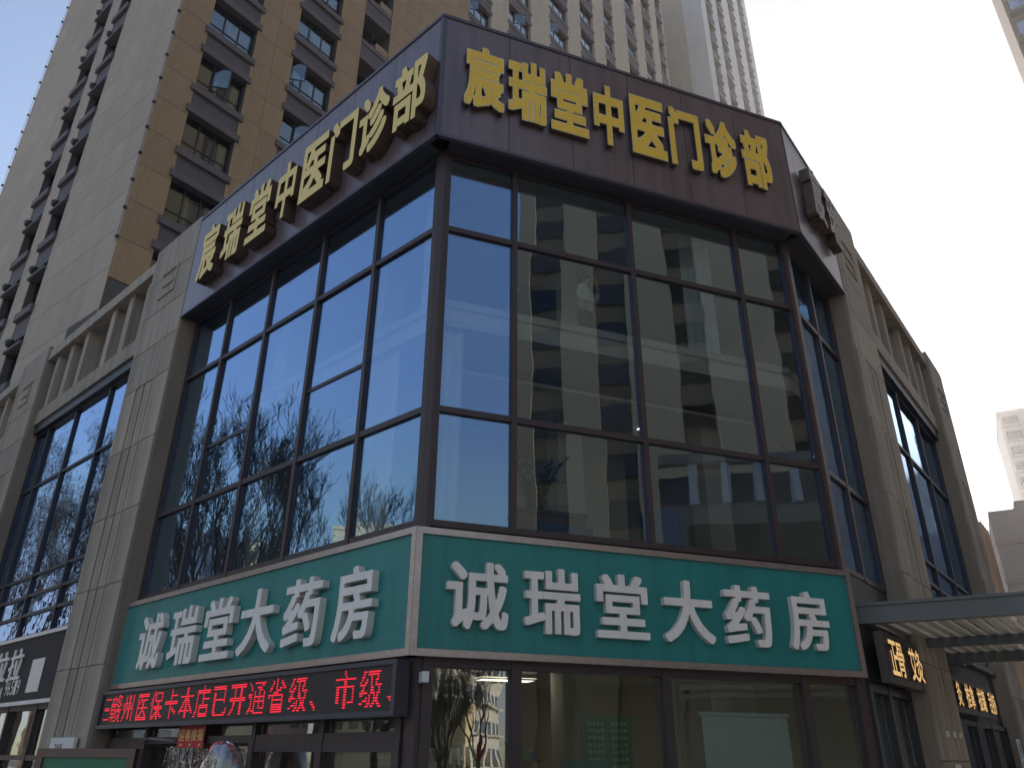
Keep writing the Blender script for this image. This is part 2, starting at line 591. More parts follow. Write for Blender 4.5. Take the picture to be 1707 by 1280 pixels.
def grid(xs, zs, fr, parent, key='glass', vw=0.085, hw=0.09, dep=0.045, extra=(), fkey='frame', tilt=0.28):
    """curtain wall: mullions, transoms between them and a pane in every cell"""
    for i, x in enumerate(xs):
        bx('mullion', (x - vw / 2, x + vw / 2, -dep, 0.06, zs[0] - hw / 2, zs[-1] + hw / 2), M[fkey], parent, fr)
    for z in zs:
        for i in range(len(xs) - 1):
            bx('transom', (xs[i] + vw / 2, xs[i + 1] - vw / 2, -dep + 0.012, 0.05, z - hw / 2, z + hw / 2), M[fkey], parent, fr)
    for i in range(len(xs) - 1):
        for j in range(len(zs) - 1):
            cuts = [zs[j], zs[j + 1]]
            for (ei, ej, ez) in extra:
                if (ei, ej) == (i, j):
                    cuts = [zs[j], ez, zs[j + 1]]
                    bx('transom', (xs[i] + vw / 2, xs[i + 1] - vw / 2, -dep + 0.04, 0.05, ez - 0.03, ez + 0.03), M[fkey], parent, fr)
            for a, b in zip(cuts[:-1], cuts[1:]):
                pane(xs[i] + vw / 2 + 0.002, xs[i + 1] - vw / 2 - 0.002, a + hw / 2 - 0.02, b - hw / 2 + 0.02, fr, parent, 0.02, key, tilt)


UL = [0.0, 1.616, 3.296, 5.042, 6.745, 8.31]
UR = [0.0, 1.259, 3.434, 5.679, 6.85]
xsL = [-u for u in reversed(UL)]
xsL[-1] = -0.09
grid(xsL, [Z0, Z1, Z2, Z3], FL, POD, extra=((1, 1, 7.15), (3, 1, 7.3)))
xsR = list(UR)
xsR[0], xsR[-1] = 0.09, 6.77
grid(xsR, [Z0, Z1, Z2, Z3], FR, POD)
grid([0.12, 1.25, 2.55], [Z0, Z1, Z2, Z3], F3, POD)
# corner posts
_c = MB().prism([FL.w(-0.075, -0.06, 0).xy - O.xy, FL.w(-0.02, -0.06, 0).xy - O.xy, FR.w(0.02, -0.06, 0).xy - O.xy, FR.w(0.075, -0.06, 0).xy - O.xy,
                 FR.w(0.075, 0.08, 0).xy - O.xy, FL.w(-0.075, 0.08, 0).xy - O.xy], GZ - GZ, 10.72 - GZ)
obj('corner_post', _c.mesh('corner_post', M['frame']), POD)
_e = MB().prism([FR.w(6.76, -0.06, 0).xy - O.xy, FR.w(6.84, -0.06, 0).xy - O.xy, F3.w(0.05, -0.06, 0).xy - O.xy, F3.w(0.11, 0.1, 0).xy - O.xy,
                 FR.w(6.74, 0.1, 0).xy - O.xy], 0.0, 10.72 - GZ)
obj('corner_post', _e.mesh('corner_post', M['frame']), POD)

# interior floors, ceilings, back walls
def poly_in(d):
    q = [FL.w(-8.3, d, 0), FL.w(-d * 0.55, d, 0), FR.w(6.85 - d * 0.25, d, 0), F3.w(2.6, d, 0), F3.w(2.6, 5.0, 0), FL.w(-8.3, 6.5, 0)]
    return [(p.x - O.x, p.y - O.y) for p in q]
def slab(name, z0, z1, mt, d):
    obj(name, MB().prism(poly_in(d), z0 - GZ, z1 - GZ).mesh(name, mt), POD)
slab('ground_floor', GZ - 0.05, GZ + 0.05, M['interior_floor'], 0.16)
slab('ceiling', 2.98, 3.05, M['ceil'], 0.3)
slab('floor_slab', 3.7, 4.2, M['interior_floor'], 0.2)
slab('ceiling', 7.3, 7.36, M['ceil'], 1.3)
slab('floor_slab', 7.62, 8.0, M['ceil'], 0.36)
slab('ceiling', 10.72, 10.78, M['ceil'], 0.2)
slab('roof_slab', 12.6, 12.9, M['concrete'], 0.2)
# pale trims on the slab edge behind the glass
for fr, x0, x1 in ((FL, -8.28, -0.14), (FR, 0.14, 6.75), (F3, 0.1, 2.55)):
    bx('slab_edge_trim', (x0, x1, 0.30, 0.36, 7.93, 8.06), M['slab_trim'], POD, fr)
    bx('slab_edge_trim', (x0, x1, 0.31, 0.36, 7.60, 7.70), M['slab_trim'], POD, fr)
def wall_between(p, q, z0, z1, t, mt, name='interior_wall'):
    d = (q - p)
    fr = Frame((p.x, p.y, 0), math.degrees(math.atan2(d.y, d.x)))
    return bx(name, (0, d.length, 0, t, z0, z1), mt, POD, fr)
wall_between(FL.w(-8.3, 6.5, 0), F3.w(2.6, 5.0, 0), GZ, 12.6, 0.2, M['interior'])
wall_between(FL.w(-8.3, 6.5, 0), FL.w(-8.3, 0.12, 0), GZ, 12.6, -0.2, M['interior'])
wall_between(F3.w(2.6, 5.0, 0), F3.w(2.6, 0.12, 0), GZ, 12.6, 0.2, M['interior'])
for fr, x, y in ((FL, -3.3, 1.3), (FL, -6.7, 1.3), (FR, 3.3, 2.4), (FR, 6.0, 1.8)):
    bx('interior_column', (x - 0.25, x + 0.25, y, y + 0.5, GZ, 10.7), M['interior'], POD, fr)
# partition walls upstairs
bx('partition_wall', (2.4, 4.4, 3.4, 3.5, 8.0, 10.7), M['interior'], POD, FR)
bx('partition_wall', (0.8, 5.2, 3.8, 3.9, 4.2, 7.3), M['interior'], POD, FR)
# solid band behind the green signs and the gold sign
for fr, x0, x1 in ((FL, -8.3, -0.1), (FR, 0.1, 6.8), (F3, 0.1, 2.6)):
    bx('spandrel_wall', (x0, x1, -0.02, 0.14, 2.72, Z0 - 0.06), M['soffit'], POD, fr)
    bx('spandrel_wall', (x0, x1, 0.0, 0.16, Z3 + 0.06, 12.9), M['soffit'], POD, fr)

# ---- stone pilasters and bays
def pilaster(fr, x0, x1, ztop=13.55, off=0.40, flute_top=9.35):
    """core, stone panels with open joints, three flutes and a small raised emblem"""
    p = part('pilaster', MB().box(x0 + 0.02, x1 - 0.02, -off + 0.05, 0.9, GZ, ztop - 0.02), M['joint'], POD, fr)
    def pn(a, b, y0, z0, z1):
        w, h = b - a, z1 - z0
        me = shared(('sp', round(w, 3), round(h, 3), round(y0, 3)), lambda: MB().cbox(0, w, y0, -off + 0.06, 0, h, 0.008).mesh('stone_panel', M['stone']))
        o = bpy.data.objects.new('stone_panel', me)
        COL.objects.link(o)
        o.parent = p
        o.location = (a, 0, z0)
    z, hs = flute_top, 1.02
    while z < ztop - 0.3:
        z1 = min(z + hs, ztop)
        if ztop - z1 < 0.35: z1 = ztop
        pn(x0, x1, -off, z + 0.006, z1 - 0.006)
        z = z1
    w = (x1 - x0)
    fx = [x0, x0 + w * 0.30, x0 + w * 0.475, x0 + w * 0.65, x1]
    z = flute_top
    k = 0
    while z > GZ + 0.05:
        zb = max(GZ, z - 1.55)
        for i in range(4):
            a = fx[i] + (0.0 if i == 0 else 0.035)
            b = fx[i + 1] - (0.0 if i == 3 else 0.035)
            pn(a, b, -off if i in (0, 3) else -off + 0.012, zb + 0.005, z - 0.005)
        z = zb
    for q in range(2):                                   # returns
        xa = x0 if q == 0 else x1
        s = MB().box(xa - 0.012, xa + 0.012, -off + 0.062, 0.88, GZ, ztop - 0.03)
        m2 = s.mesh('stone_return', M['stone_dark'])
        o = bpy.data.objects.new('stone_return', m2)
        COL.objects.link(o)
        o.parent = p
    cx = (x0 + x1) / 2
    e = MB()
    e.box(cx - 0.42, cx + 0.42, -off - 0.03, -off - 0.001, 12.45, 12.52).box(cx - 0.42, cx + 0.42, -off - 0.03, -off - 0.001, 11.75, 11.82)
    e.box(cx - 0.30, cx + 0.30, -off - 0.03, -off - 0.001, 12.06, 12.2).box(cx + 0.35, cx + 0.42, -off - 0.029, -off - 0.001, 11.83, 12.44)
    o = bpy.data.objects.new('raised_emblem', e.mesh('raised_emblem', M['stone']))
    COL.objects.link(o)
    o.parent = p
    return p


def bay(fr, x0, x1, cols, key, nf=3, backdrop=True):
    """window bay between two pilasters: glazing, lintel, fins under a cap beam"""
    grid(cols, [4.2, 4.75, 5.25, 5.78, 8.6, 10.45], fr, POD, key, 0.08, 0.07, 0.05, (), 'frame2', 0.05)
    bx('lintel', (x0, x1, -0.22, 0.5, 10.78, 11.25), M['stone'], POD, fr)
    bx('lintel_soffit', (x0, x1, -0.16, 0.5, 10.5, 10.78), M['frame2'], POD, fr)
    bx('cap_beam', (x0, x1, -0.34, 0.12, 13.02, 13.36), M['stone'], POD, fr)
    bx('parapet_wall', (x0, x1, 0.45, 0.8, 11.25, 13.3), M['stone'], POD, fr)
    w = x1 - x0
    mid = (x0 + x1) / 2
    for a, b in ((x0, mid - 0.35), (mid + 0.35, x1)):
        for i in range(nf):
            c = a + (b - a) * (i + 0.5) / nf
            bx('fin', (c - 0.16, c + 0.16, -0.20, 0.449, 11.251, 13.019), M['stone'], POD, fr)
    bx('slot_panel', (mid - 0.34, mid + 0.34, 0.40, 0.448, 11.252, 13.018), M['dark'], POD, fr)
    # room behind
    bx('interior_wall', (x0, x1, 3.4, 3.5, GZ, 12.5), M['interior'], POD, fr)
    bx('floor_slab', (x0, x1, 0.25, 3.4, 3.6, 4.1), M['interior_floor'], POD, fr)
    bx('floor_slab', (x0, x1, 0.25, 3.4, 7.6, 8.0), M['ceil'], POD, fr)
    bx('ceiling', (x0, x1, 0.25, 3.4, 10.6, 10.7), M['ceil'], POD, fr)


PW = 2.35
pilaster(FL, -10.75, -8.42)
pilaster(FL, -20.75, -18.4)
pilaster(FL, -31.0, -28.6)
bay(FL, -18.38, -10.77, [-18.3, -17.3, -15.2, -12.9, -10.85], 'glass_wavy')
bay(FL, -28.58, -20.77, [-28.5, -26.0, -23.4, -20.85], 'glass_wavy')
pilaster(F3, 2.62, 4.78)
pilaster(F3, 12.7, 14.9)
bay(F3, 4.80, 12.68, [4.9, 6.2, 8.0, 10.25, 12.55], 'glass')
bx('end_wall', (14.91, 15.2, -0.1, 8.0, GZ, 13.3), M['stone'], POD, F3)
for k in range(4):
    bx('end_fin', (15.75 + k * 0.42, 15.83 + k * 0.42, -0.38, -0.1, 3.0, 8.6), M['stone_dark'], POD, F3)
bx('end_fin_rail', (15.2, 17.3, -0.3, -0.2, 2.8, 2.99), M['stone_dark'], POD, F3)
# roofs of the wings and the rear mass
bx('rear_wing', (-31.0, -8.55, 3.6, 9.0, GZ, 12.6), M['concrete'], POD, FL)
bx('rear_wing', (4.0, 14.9, 3.6, 9.0, GZ, 12.6), M['concrete'], POD, F3)
bx('sheet_metal_upstand', (-11.35, -8.6, 0.92, 1.0, 12.9, 14.25), M['grey_metal'], POD, FL)
bx('rooftop_box', (-19.6, -17.2, 1.3, 3.4, 12.6, 14.6), M['grey_metal'], POD, FL)

# ------------------------------------------------------------------ ground-floor shop fronts (parts of the podium)
grid([0.14, 1.29, 3.45, 5.75, 6.74], [GZ + 0.1, 2.66], FR, POD, 'glass_clear', 0.13, 0.12, 0.1, (), 'frame', 0.06)
gxs = [-8.25, -6.8, -5.0, -3.35, -1.7, -0.16]
grid(gxs, [1.83, 2.70], FL, POD, 'glass_clear', 0.10, 0.10, 0.08, (), 'frame', 0.06)
grid([-3.35, -1.7, -0.16], [GZ + 0.1, 1.72], FL, POD, 'glass_clear', 0.13, 0.12, 0.1, (), 'frame', 0.06)
grid([-8.25, -6.8], [GZ + 0.1, 1.72], FL, POD, 'glass_clear', 0.13, 0.12, 0.1, (), 'frame', 0.06)
for i, x in enumerate((-6.6, -6.25, -5.9, -5.55, -5.2, -4.85, -4.5, -4.15, -3.8)):
    part('door_curtain_strip', MB().box(x, x + 0.33, 0.10 + 0.012 * (i % 2), 0.108 + 0.012 * (i % 2), GZ + 0.05, 1.74), M['strip'], POD, FL)
d_ = part('open_door', MB().box(-0.05, 0.05, -2.0, 0, 0, 0.14).box(-0.05, 0.05, -2.0, 0, 2.0, 2.14).box(-0.05, 0.05, -2.0, -1.86, 0.14, 2.0).box(-0.05, 0.05, -0.14, 0, 0.14, 2.0),
          M['wood'], POD, Frame(FL.w(-6.9, -0.12, GZ + 0.02), -AL - 62))
part('door_pane', MB().box(-0.012, 0.012, -1.86, -0.14, 0.14, 2.0), M['green_board'], d_)
part('door_closer', MB().tube([(-6.9, -0.14, 1.83), (-6.3, -0.22, 1.86), (-5.6, -0.12, 1.82)], 0.018, 6), M['steel'], POD, FL)
bx('door_panel', (-6.72, -3.45, 0.2, 0.24, GZ + 0.05, 1.70), M['wood'], POD, FL)
# neighbouring shop under the left bay
grid([-18.3, -16.2, -14.2, -12.4, -10.85], [GZ + 0.1, 1.55, 2.55], FL, POD, 'glass_clear', 0.10, 0.10, 0.08, (), 'frame', 0.06)
bx('spandrel_wall', (-18.38, -10.77, 0.0, 0.14, 2.62, 4.12), M['soffit'], POD, FL)
# clinic shop fronts on the right-hand facade
grid([0.14, 1.2, 2.55], [GZ + 0.1, 2.6], F3, POD, 'glass_clear', 0.12, 0.12, 0.1, (), 'frame2', 0.06)
grid([4.9, 6.4, 8.4, 10.4, 12.55], [GZ + 0.1, 2.35], F3, POD, 'glass_clear', 0.10, 0.10, 0.08, (), 'frame2', 0.06)
bx('spandrel_wall', (4.80, 12.68, 0.0, 0.14, 2.42, 4.12), M['soffit'], POD, F3)
for i in range(3):
    bx('mounting_clip', (3.2 + i * 0.55, 3.34 + i * 0.55, -0.43, -0.402, 1.98, 2.07), M['white_paper'], POD, F3)
bx('security_camera', (0.02, 0.10, -0.30, -0.13, 2.40, 2.52), M['white_paper'], POD, FR)

# ------------------------------------------------------------------ gold rooftop sign
SG = thing('rooftop_sign', 'large dark purple rooftop sign wrapping the corner with gold Chinese letters', 'sign', (O.x, O.y, 10.68))
OFF = 0.39
cu = math.tan(R((AL + AR) / 2)) * OFF            # how far the offset faces run past the corner
c3 = math.tan(R((A3 - AR) / 2)) * OFF
def bevelled_panel(name, fr, x0, x1, mt):
    # vertical sheets with thin joints between them
    n = max(2, round((x1 - x0) / 1.25))
    w = (x1 - x0) / n
    for i in range(n):
        bx(name, (x0 + i * w + 0.006, x0 + (i + 1) * w - 0.006, -OFF, -OFF + 0.05, 10.70, 13.38), mt, SG, fr)
bevelled_panel('sign_panel', FL, -8.40, cu - 0.06, M['purple'])
bevelled_panel('sign_panel', FR, -cu + 0.06, 6.85 + c3 - 0.02, M['purple'])
bevelled_panel('sign_panel', F3, -c3 + 0.02, 2.58, M['purple'])
for fr, x0, x1 in ((FL, -8.40, cu), (FR, -cu, 6.85 + c3), (F3, -c3, 2.58)):
    bx('sign_top_trim', (x0, x1, -OFF - 0.02, -OFF + 0.12, 13.381, 13.45), M['sign_trim'], SG, fr)
    bx('sign_bottom_trim', (x0, x1, -OFF - 0.02, -OFF + 0.06, 10.64, 10.699), M['sign_trim'], SG, fr)
for fr, x0, x1 in ((FL, -8.40, -0.02), (FR, 0.02, 6.83), (F3, 0.02, 2.58)):
    bx('sign_soffit', (x0, x1, -OFF + 0.061, 0.0, 10.665, 10.70), M['soffit'], SG, fr)
    bx('sign_roof', (x0, x1, -OFF + 0.121, 0.4, 13.39, 13.42), M['grey_metal'], SG, fr)
obj('sign_corner_trim', MB().prism([(p.x - O.x, p.y - O.y) for p in (FL.w(cu - 0.06, -OFF - 0.012, 0), FL.w(cu + 0.005, -OFF - 0.012, 0), FR.w(-cu - 0.005, -OFF - 0.012, 0),
    FR.w(-cu + 0.06, -OFF - 0.012, 0), FR.w(-cu + 0.06, -OFF + 0.06, 0), FL.w(cu - 0.06, -OFF + 0.06, 0))], 0.02, 2.70).mesh('sign_corner_trim', M['sign_trim']), SG)


def put_letter(ch, fr, xc, zc, w, h, y, depth, mats, parent, bold, rim=None, n=84):
    me = letter_mesh(ch, w, h, depth, mats, bold, n)
    o = obj('letter', me, parent, fr, (xc, y, zc))
    if rim:
        me2 = letter_mesh(ch, w + 0.035, h + 0.035, depth * 0.96, [rim, mats[-1]], bold + 0.0139)
        r_ = bpy.data.objects.new('letter_rim', me2)
        COL.objects.link(r_)
        r_.parent = o
    return o


name8 = '宸瑞堂中医门诊部'
gl = [(7.0, 0.66), (5.98, 0.66), (4.93, 0.70), (3.94, 0.58), (2.98, 0.72), (2.08, 0.72), (1.17, 0.74), (0.21, 0.76)]
for ch, (u, w) in zip(name8, gl):
    put_letter(ch, FL, -u - 0.02, 11.72, w * 1.13, 1.40, -OFF - 0.02, 0.24, [M['gold_pale'], M['gold_side']], SG, 0.028)
gr = [(0.52, 0.66), (1.31, 0.66), (2.11, 0.66), (2.89, 0.55), (3.70, 0.66), (4.49, 0.62), (5.29, 0.64), (6.09, 0.60)]
for ch, (u, w) in zip(name8, gr):
    put_letter(ch, FR, u, 12.09, w * 1.05, 1.39, -OFF - 0.03, 0.08, [M['gold'], M['gold_side']], SG, 0.028, M['gold_rim'])
for ch, u in zip('宸瑞', (0.85, 1.85)):
    put_letter(ch, F3, u, 12.05, 0.75, 1.3, -OFF - 0.03, 0.2, [M['gold_side'], M['gold_side']], SG, 0.028)

# ------------------------------------------------------------------ green pharmacy signs
def green_sign(name, label, fr, x0, x1, corner_left, letters, text, zc, h, depth):
    t = thing(name, label, 'sign', fr.w((x0 + x1) / 2, -0.2, 2.70), 'green pharmacy signs')
    zb, zt = 2.70, 4.27
    k = 0.085
    bx('sign_panel', (x0 + k * 0.5, x1 - k * 0.5, -0.19, -0.03, zb + k * 0.5, zt - k * 0.5), M['green'], t, fr)
    for a, b in ((x0, (x0 + x1) / 2 - 0.002), ((x0 + x1) / 2 + 0.002, x1)):
        bx('sign_frame', (a, b, -0.225, -0.02, zb, zb + k), M['steel'], t, fr)
        bx('sign_frame', (a, b, -0.225, -0.02, zt - k, zt), M['steel'], t, fr)
    bx('sign_frame', (x0, x0 + k, -0.224, -0.02, zb + k, zt - k), M['steel'], t, fr)
    bx('sign_frame', (x1 - k, x1, -0.224, -0.02, zb + k, zt - k), M['steel'], t, fr)
    for ch, (xc, w) in zip(text, letters):
        put_letter(ch, fr, xc, zc, w, h, -0.195, depth, [M['white_letter'], M['white_side']], t, 0.021, None, 116)
    return t


gc = math.tan(R((AL + AR) / 2)) * 0.225
green_sign('pharmacy_sign', 'green pharmacy sign with raised white letters above the red LED display', FL, -8.40, gc - 0.004, False,
           [(-6.86, 0.88), (-5.64, 0.90), (-4.48, 0.90), (-3.34, 0.92), (-2.14, 0.90), (-0.97, 0.82)], '诚瑞堂大药房', 3.43, 0.95, 0.11)
green_sign('pharmacy_sign', 'green pharmacy sign with raised white letters above the shop window, right of the corner', FR, -gc + 0.004, 6.80, True,
           [(0.69, 0.82), (1.72, 0.79), (2.745, 0.78), (3.775, 0.80), (4.77, 0.79), (5.83, 0.71)], '诚瑞堂大药房', 3.45, 0.84, 0.09)

# ------------------------------------------------------------------ LED display
LED = thing('led_display', 'long black LED display with scrolling red Chinese characters', 'display', FL.w(-4.1, -0.3, 2.05))
bx('display_panel', (-8.25, -0.0, -0.32, -0.16, 2.09, 2.60), M['led_panel'], LED, FL)
for dm in ((-8.32, 0.07, -0.35, -0.14, 2.60, 2.655), (-8.32, 0.07, -0.35, -0.14, 2.03, 2.09), (-8.32, -8.25, -0.349, -0.14, 2.091, 2.599), (0.0, 0.07, -0.349, -0.14, 2.091, 2.599)):
    bx('display_frame', dm, M['led_frame'], LED, FL)
led_txt = [('三', 8.07), ('赣', 7.63), ('州', 7.13), ('医', 6.60), ('保', 6.07), ('卡', 5.55), ('本', 5.04), ('店', 4.53), ('已', 4.01), ('开', 3.50),
           ('通', 2.99), ('省', 2.47), ('级', 1.96), ('、', 1.46), ('市', 0.93), ('级', 0.42), ('、', -0.02)]
for ch, u in led_txt:
    dots = raster(ch, 16)
    mb = MB()
    s = 0.0300
    for (i, j) in dots:
        if ch == '三' and i < 7:
            continue
        if u < 0.2 and i > 5:
            continue
        x, z = (i - 7.5) * s, (j - 7.5) * s
        mb.box(x - s * 0.42, x + s * 0.42, -0.004, 0, z - s * 0.26, z + s * 0.26)
    if mb.v:
        xo = -u if u > 0.2 else 0.12
        part('led_character', mb, M['led'], LED, FL, (xo, -0.3205, 2.345))['kind'] = 'stuff'

# ------------------------------------------------------------------ neighbour's sign on the left
NS = thing('liquor_shop_sign', 'charcoal shop sign with white letters beside the fluted stone pilaster', 'sign', FL.w(-14.5, -0.2, 2.6))
bx('sign_panel', (-18.3, -10.80, -0.20, -0.02, 2.68, 4.06), M['black_sign'], NS, FL)
bx('sign_frame', (-18.36, -10.79, -0.24, -0.01, 4.06, 4.14), M['white_letter'], NS, FL)
bx('sign_frame', (-18.36, -10.79, -0.24, -0.01, 2.60, 2.68), M['white_letter'], NS, FL)
for ch, x in zip('酒拉拉', (-16.0, -15.0, -14.0)):
    put_letter(ch, FL, x, 3.5, 0.85, 0.72, -0.202, 0.03, [M['white_letter'], M['white_letter']], NS, 0.02)
for i, ch in enumerate('送酒热线'):
    put_letter(ch, FL, -15.55 + i * 0.30, 2.92, 0.26, 0.24, -0.202, 0.008, [M['white_letter'], M['white_letter']], NS, 0.01)
for i, ch in enumerate('96519'):
    put_letter(ch, FL, -14.28 + i * 0.2, 3.0, 0.16, 0.32, -0.202, 0.008, [M['white_letter'], M['white_letter']], NS, 0.0)
bx('white_panel', (-12.95, -12.2, -0.206, -0.2005, 2.85, 3.55), M['white_letter'], NS, FL)

# ------------------------------------------------------------------ small things by the pharmacy door
RB = thing('red_banner', 'small red new year banner with gold characters over the door', 'banner', FL.w(-5.1, -0.12, 1.75))
bx('banner_sheet', (-5.52, -4.68, -0.125, -0.12, 1.72, 2.04), M['red_paper'], RB, FL)
for i, ch in enumerate('迎春接福'):
    put_letter(ch, FL, -5.39 + i * 0.195, 1.90, 0.17, 0.17, -0.126, 0.004, [M['gold_ink'], M['gold_ink']], RB, 0.012)
for i in range(3):
    bx('banner_ornament', (-5.42 + i * 0.3, -5.36 + i * 0.3, -0.130, -0.126, 1.745, 1.775), M['gold_ink'], RB, FL)
NB = thing('notice_board', 'pale notice board fixed to the fluted pilaster beside the door', 'notice', FL.w(-9.3, -0.45, 1.3))
bx('board', (-9.85, -8.72, -0.50, -0.44, 1.15, 1.90), M['white_paper'], NB, FL)
bx('bracket', (-9.75, -9.7, -0.44, -0.40, 1.2, 1.85), M['dark'], NB, FL)
bx('bracket', (-8.87, -8.82, -0.44, -0.40, 1.2, 1.85), M['dark'], NB, FL)
for i, ch in enumerate('26号'):
    put_letter(ch, FL, -9.55 + i * 0.13, 1.74, 0.10, 0.11, -0.501, 0.003, [M['black_ink'], M['black_ink']], NB, 0.01)
# clear plastic sheet bundled at the door head
mbp = MB()
n_u, n_v = 26, 9
for j in range(n_v):
    ph = j / (n_v - 1) * math.pi * 0.5
    for i in range(n_u):
        th = 2 * math.pi * i / n_u
        r_ = 0.45 * (0.06 + math.sin(ph) ** 0.7) * (1 + 0.06 * math.sin(5 * th + j))
        mbp.v.append((r_ * math.cos(th), 0.5 * r_ * math.sin(th), 0.55 * math.cos(ph) + 0.02 * math.sin(7 * th)))
for j in range(n_v - 1):
    for i in range(n_u):
        a = j * n_u
        mbp.f.append((a + i, a + (i + 1) % n_u, a + n_u + (i + 1) % n_u, a + n_u + i))
        mbp.mi.append(0)
b0 = len(mbp.v)
for i in range(n_u):
    th = 2 * math.pi * i / n_u
    x, y, z = mbp.v[(n_v - 1) * n_u + i]
    mbp.v.append((x * 0.9 + 0.03 * math.sin(3 * th), y * 0.9, -1.25))
for i in range(n_u):
    a = (n_v - 1) * n_u
    mbp.f.append((a + i, a + (i + 1) % n_u, b0 + (i + 1) % n_u, b0 + i))
    mbp.mi.append(0)
ps = part('plastic_sheet', mbp, M['plastic'], None, Frame(FL.w(-3.35, -0.5, 1.22), -AL), smooth=True)
tag(ps, 'clear plastic sheet draped over the stand beside the door', 'plastic sheet')
st = part('display_stand', MB().tube([(0, 0, 0), (0, 0, 2.1)], 0.03, 8).box(-0.28, 0.28, -0.12, 0.12, 0, 0.05).box(-0.09, 0.09, -0.05, 0.05, 0.6, 2.12).box(-0.3, 0.3, -0.03, 0.03, 1.6, 1.68),
          M['wood'], None, Frame(FL.w(-3.35, -0.5, GZ), -AL))
tag(st, 'dark post stand under the clear plastic sheet', 'stand')

# ------------------------------------------------------------------ things seen through the pharmacy's windows
bl = part('roller_blind', MB().box(4.14, 5.58, 0.20, 0.205, GZ + 0.3, 2.14).tube([(4.1, 0.22, 2.17), (5.62, 0.22, 2.17)], 0.03, 8), M['blind'], None, FR)
tag(bl, 'pale blank roller blind behind the pharmacy window', 'blind')
ib = thing('information_board', 'dark green information board with columns of writing in the pharmacy window', 'board', FR.w(2.7, 0.3, 0.6))
bx('board', (2.33, 3.08, 0.28, 0.30, 0.5, 2.12), M['green_board'], ib, FR)
for r_ in range(9):
    for c_ in range(2):
        for k in range(4):
            put_letter(random.choice('感冒用药维生素保健品中成药咽喉止咳'), FR, 2.46 + c_ * 0.34 + k * 0.062, 2.02 - r_ * 0.085, 0.046, 0.046, 0.279, 0.002, [M['green_ink'], M['green_ink']], ib, 0.0)
tb = bx('teal_card', (1.98, 2.62, 0.14, 0.16, 1.05, 1.58), M['green'], None, FR)
tag(tb, 'small teal card low in the pharmacy window', 'card')
def ceiling_light(fr, x, y, z, w, l, label):
    t = thing('ceiling_light', label, 'light', fr.w(x, y, z), 'lit ceiling panels')
    bx('diffuser', (x - w / 2, x + w / 2, y - l / 2, y + l / 2, z - 0.02, z), M['lamp'], t, fr)
    f = MB()
    f.box(x - w / 2 - 0.02, x - w / 2, y - l / 2 - 0.02, y + l / 2 + 0.02, z - 0.03, z).box(x + w / 2, x + w / 2 + 0.02, y - l / 2 - 0.02, y + l / 2 + 0.02, z - 0.03, z)
    f.box(x - w / 2, x + w / 2, y - l / 2 - 0.02, y - l / 2, z - 0.03, z).box(x - w / 2, x + w / 2, y + l / 2, y + l / 2 + 0.02, z - 0.03, z)
    part('frame', f, M['frame2'], t, fr)
ceiling_light(FR, 2.75, 3.2, 2.97, 0.55, 0.55, 'lit square ceiling panel nearer the window inside the pharmacy')
ceiling_light(FR, 3.1, 5.2, 2.97, 1.1, 0.5, 'lit long ceiling panel deep inside the pharmacy')
ceiling_light(FR, 4.35, 3.2, 2.97, 0.7, 0.4, 'lit ceiling panel left of the pale blind inside the pharmacy')
ceiling_light(FR, 4.7, 2.2, 7.29, 0.16, 0.12, 'tiny lit ceiling spot on the middle floor')
for k, (x, w) in enumerate(((0.9, 1.5), (2.7, 1.5))):
    c = thing('medicine_shelf', ['medicine shelf behind the narrow pharmacy pane', 'medicine shelf behind the green information board'][k], 'shelf', FR.w(x, 4.5, GZ + 0.05), 'pharmacy shelves')
    m_ = MB()
    for s_ in range(6):
        m_.box(x - w / 2, x + w / 2, 4.3, 4.7, GZ + 0.1 + s_ * 0.38, GZ + 0.13 + s_ * 0.38)
    part('shelf_boards', m_, M['wood'], c, FR)
    rb_ = random.Random(30 + k)
    for s_ in range(6):
        xx = x - w / 2 + 0.04
        while xx < x + w / 2 - 0.14:
            wb, hb = rb_.choice(((0.10, 0.16), (0.14, 0.22), (0.12, 0.27), (0.09, 0.12)))
            cm = rb_.choice(('box_white', 'box_green', 'box_red', 'box_blue', 'box_white'))
            me = shared(('mbox', wb, hb, cm), lambda: MB().box(0, wb, 0, 0.14, 0, hb).mesh('medicine_box', M[cm]))
            obj('medicine_box', me, c, FR, (xx, 4.34, GZ + 0.131 + s_ * 0.38))
            xx += wb + rb_.uniform(0.01, 0.05)
    bx('back_panel', (x - w / 2, x + w / 2, 4.71, 4.74, GZ + 0.05, GZ + 2.2), M['interior'], c, FR)

# curtains
def curtain(fr, x0, x1, y, z0, z1, label, amp=0.035):
    mb = MB()
    n = max(10, int((x1 - x0) / 0.035))
    for k in range(2):
        for i in range(n + 1):
            x = x0 + (x1 - x0) * i / n
            yy = y + amp * math.sin(i * 1.35) + 0.01 * math.sin(i * 0.6) + k * 0.004
            mb.v += [(x, yy, z0), (x, yy, z1)]
        b = k * (n + 1) * 2
        for i in range(n):
            q = b + i * 2
            mb.f.append((q, q + 2, q + 3, q + 1))
            mb.mi.append(0)
    o = part('curtain', mb, M['curtain'], None, fr, smooth=True)
    tag(o, label, 'curtain', 'pale curtains behind the glass')
curtain(FL, -2.05, -1.25, 0.42, 4.25, 7.58, 'pale gathered curtain behind the left glazing, one column from the corner')
curtain(FR, 0.26, 0.60, 0.42, 4.25, 7.58, 'pale narrow curtain behind the first pane right of the corner')
curtain(FL, -0.95, -0.55, 0.5, 8.05, 10.65, 'pale curtain on the upper floor beside the corner post')
curtain(FR, 4.85, 5.5, 0.6, 8.05, 10.65, 'grey curtain on the upper floor right of the person')

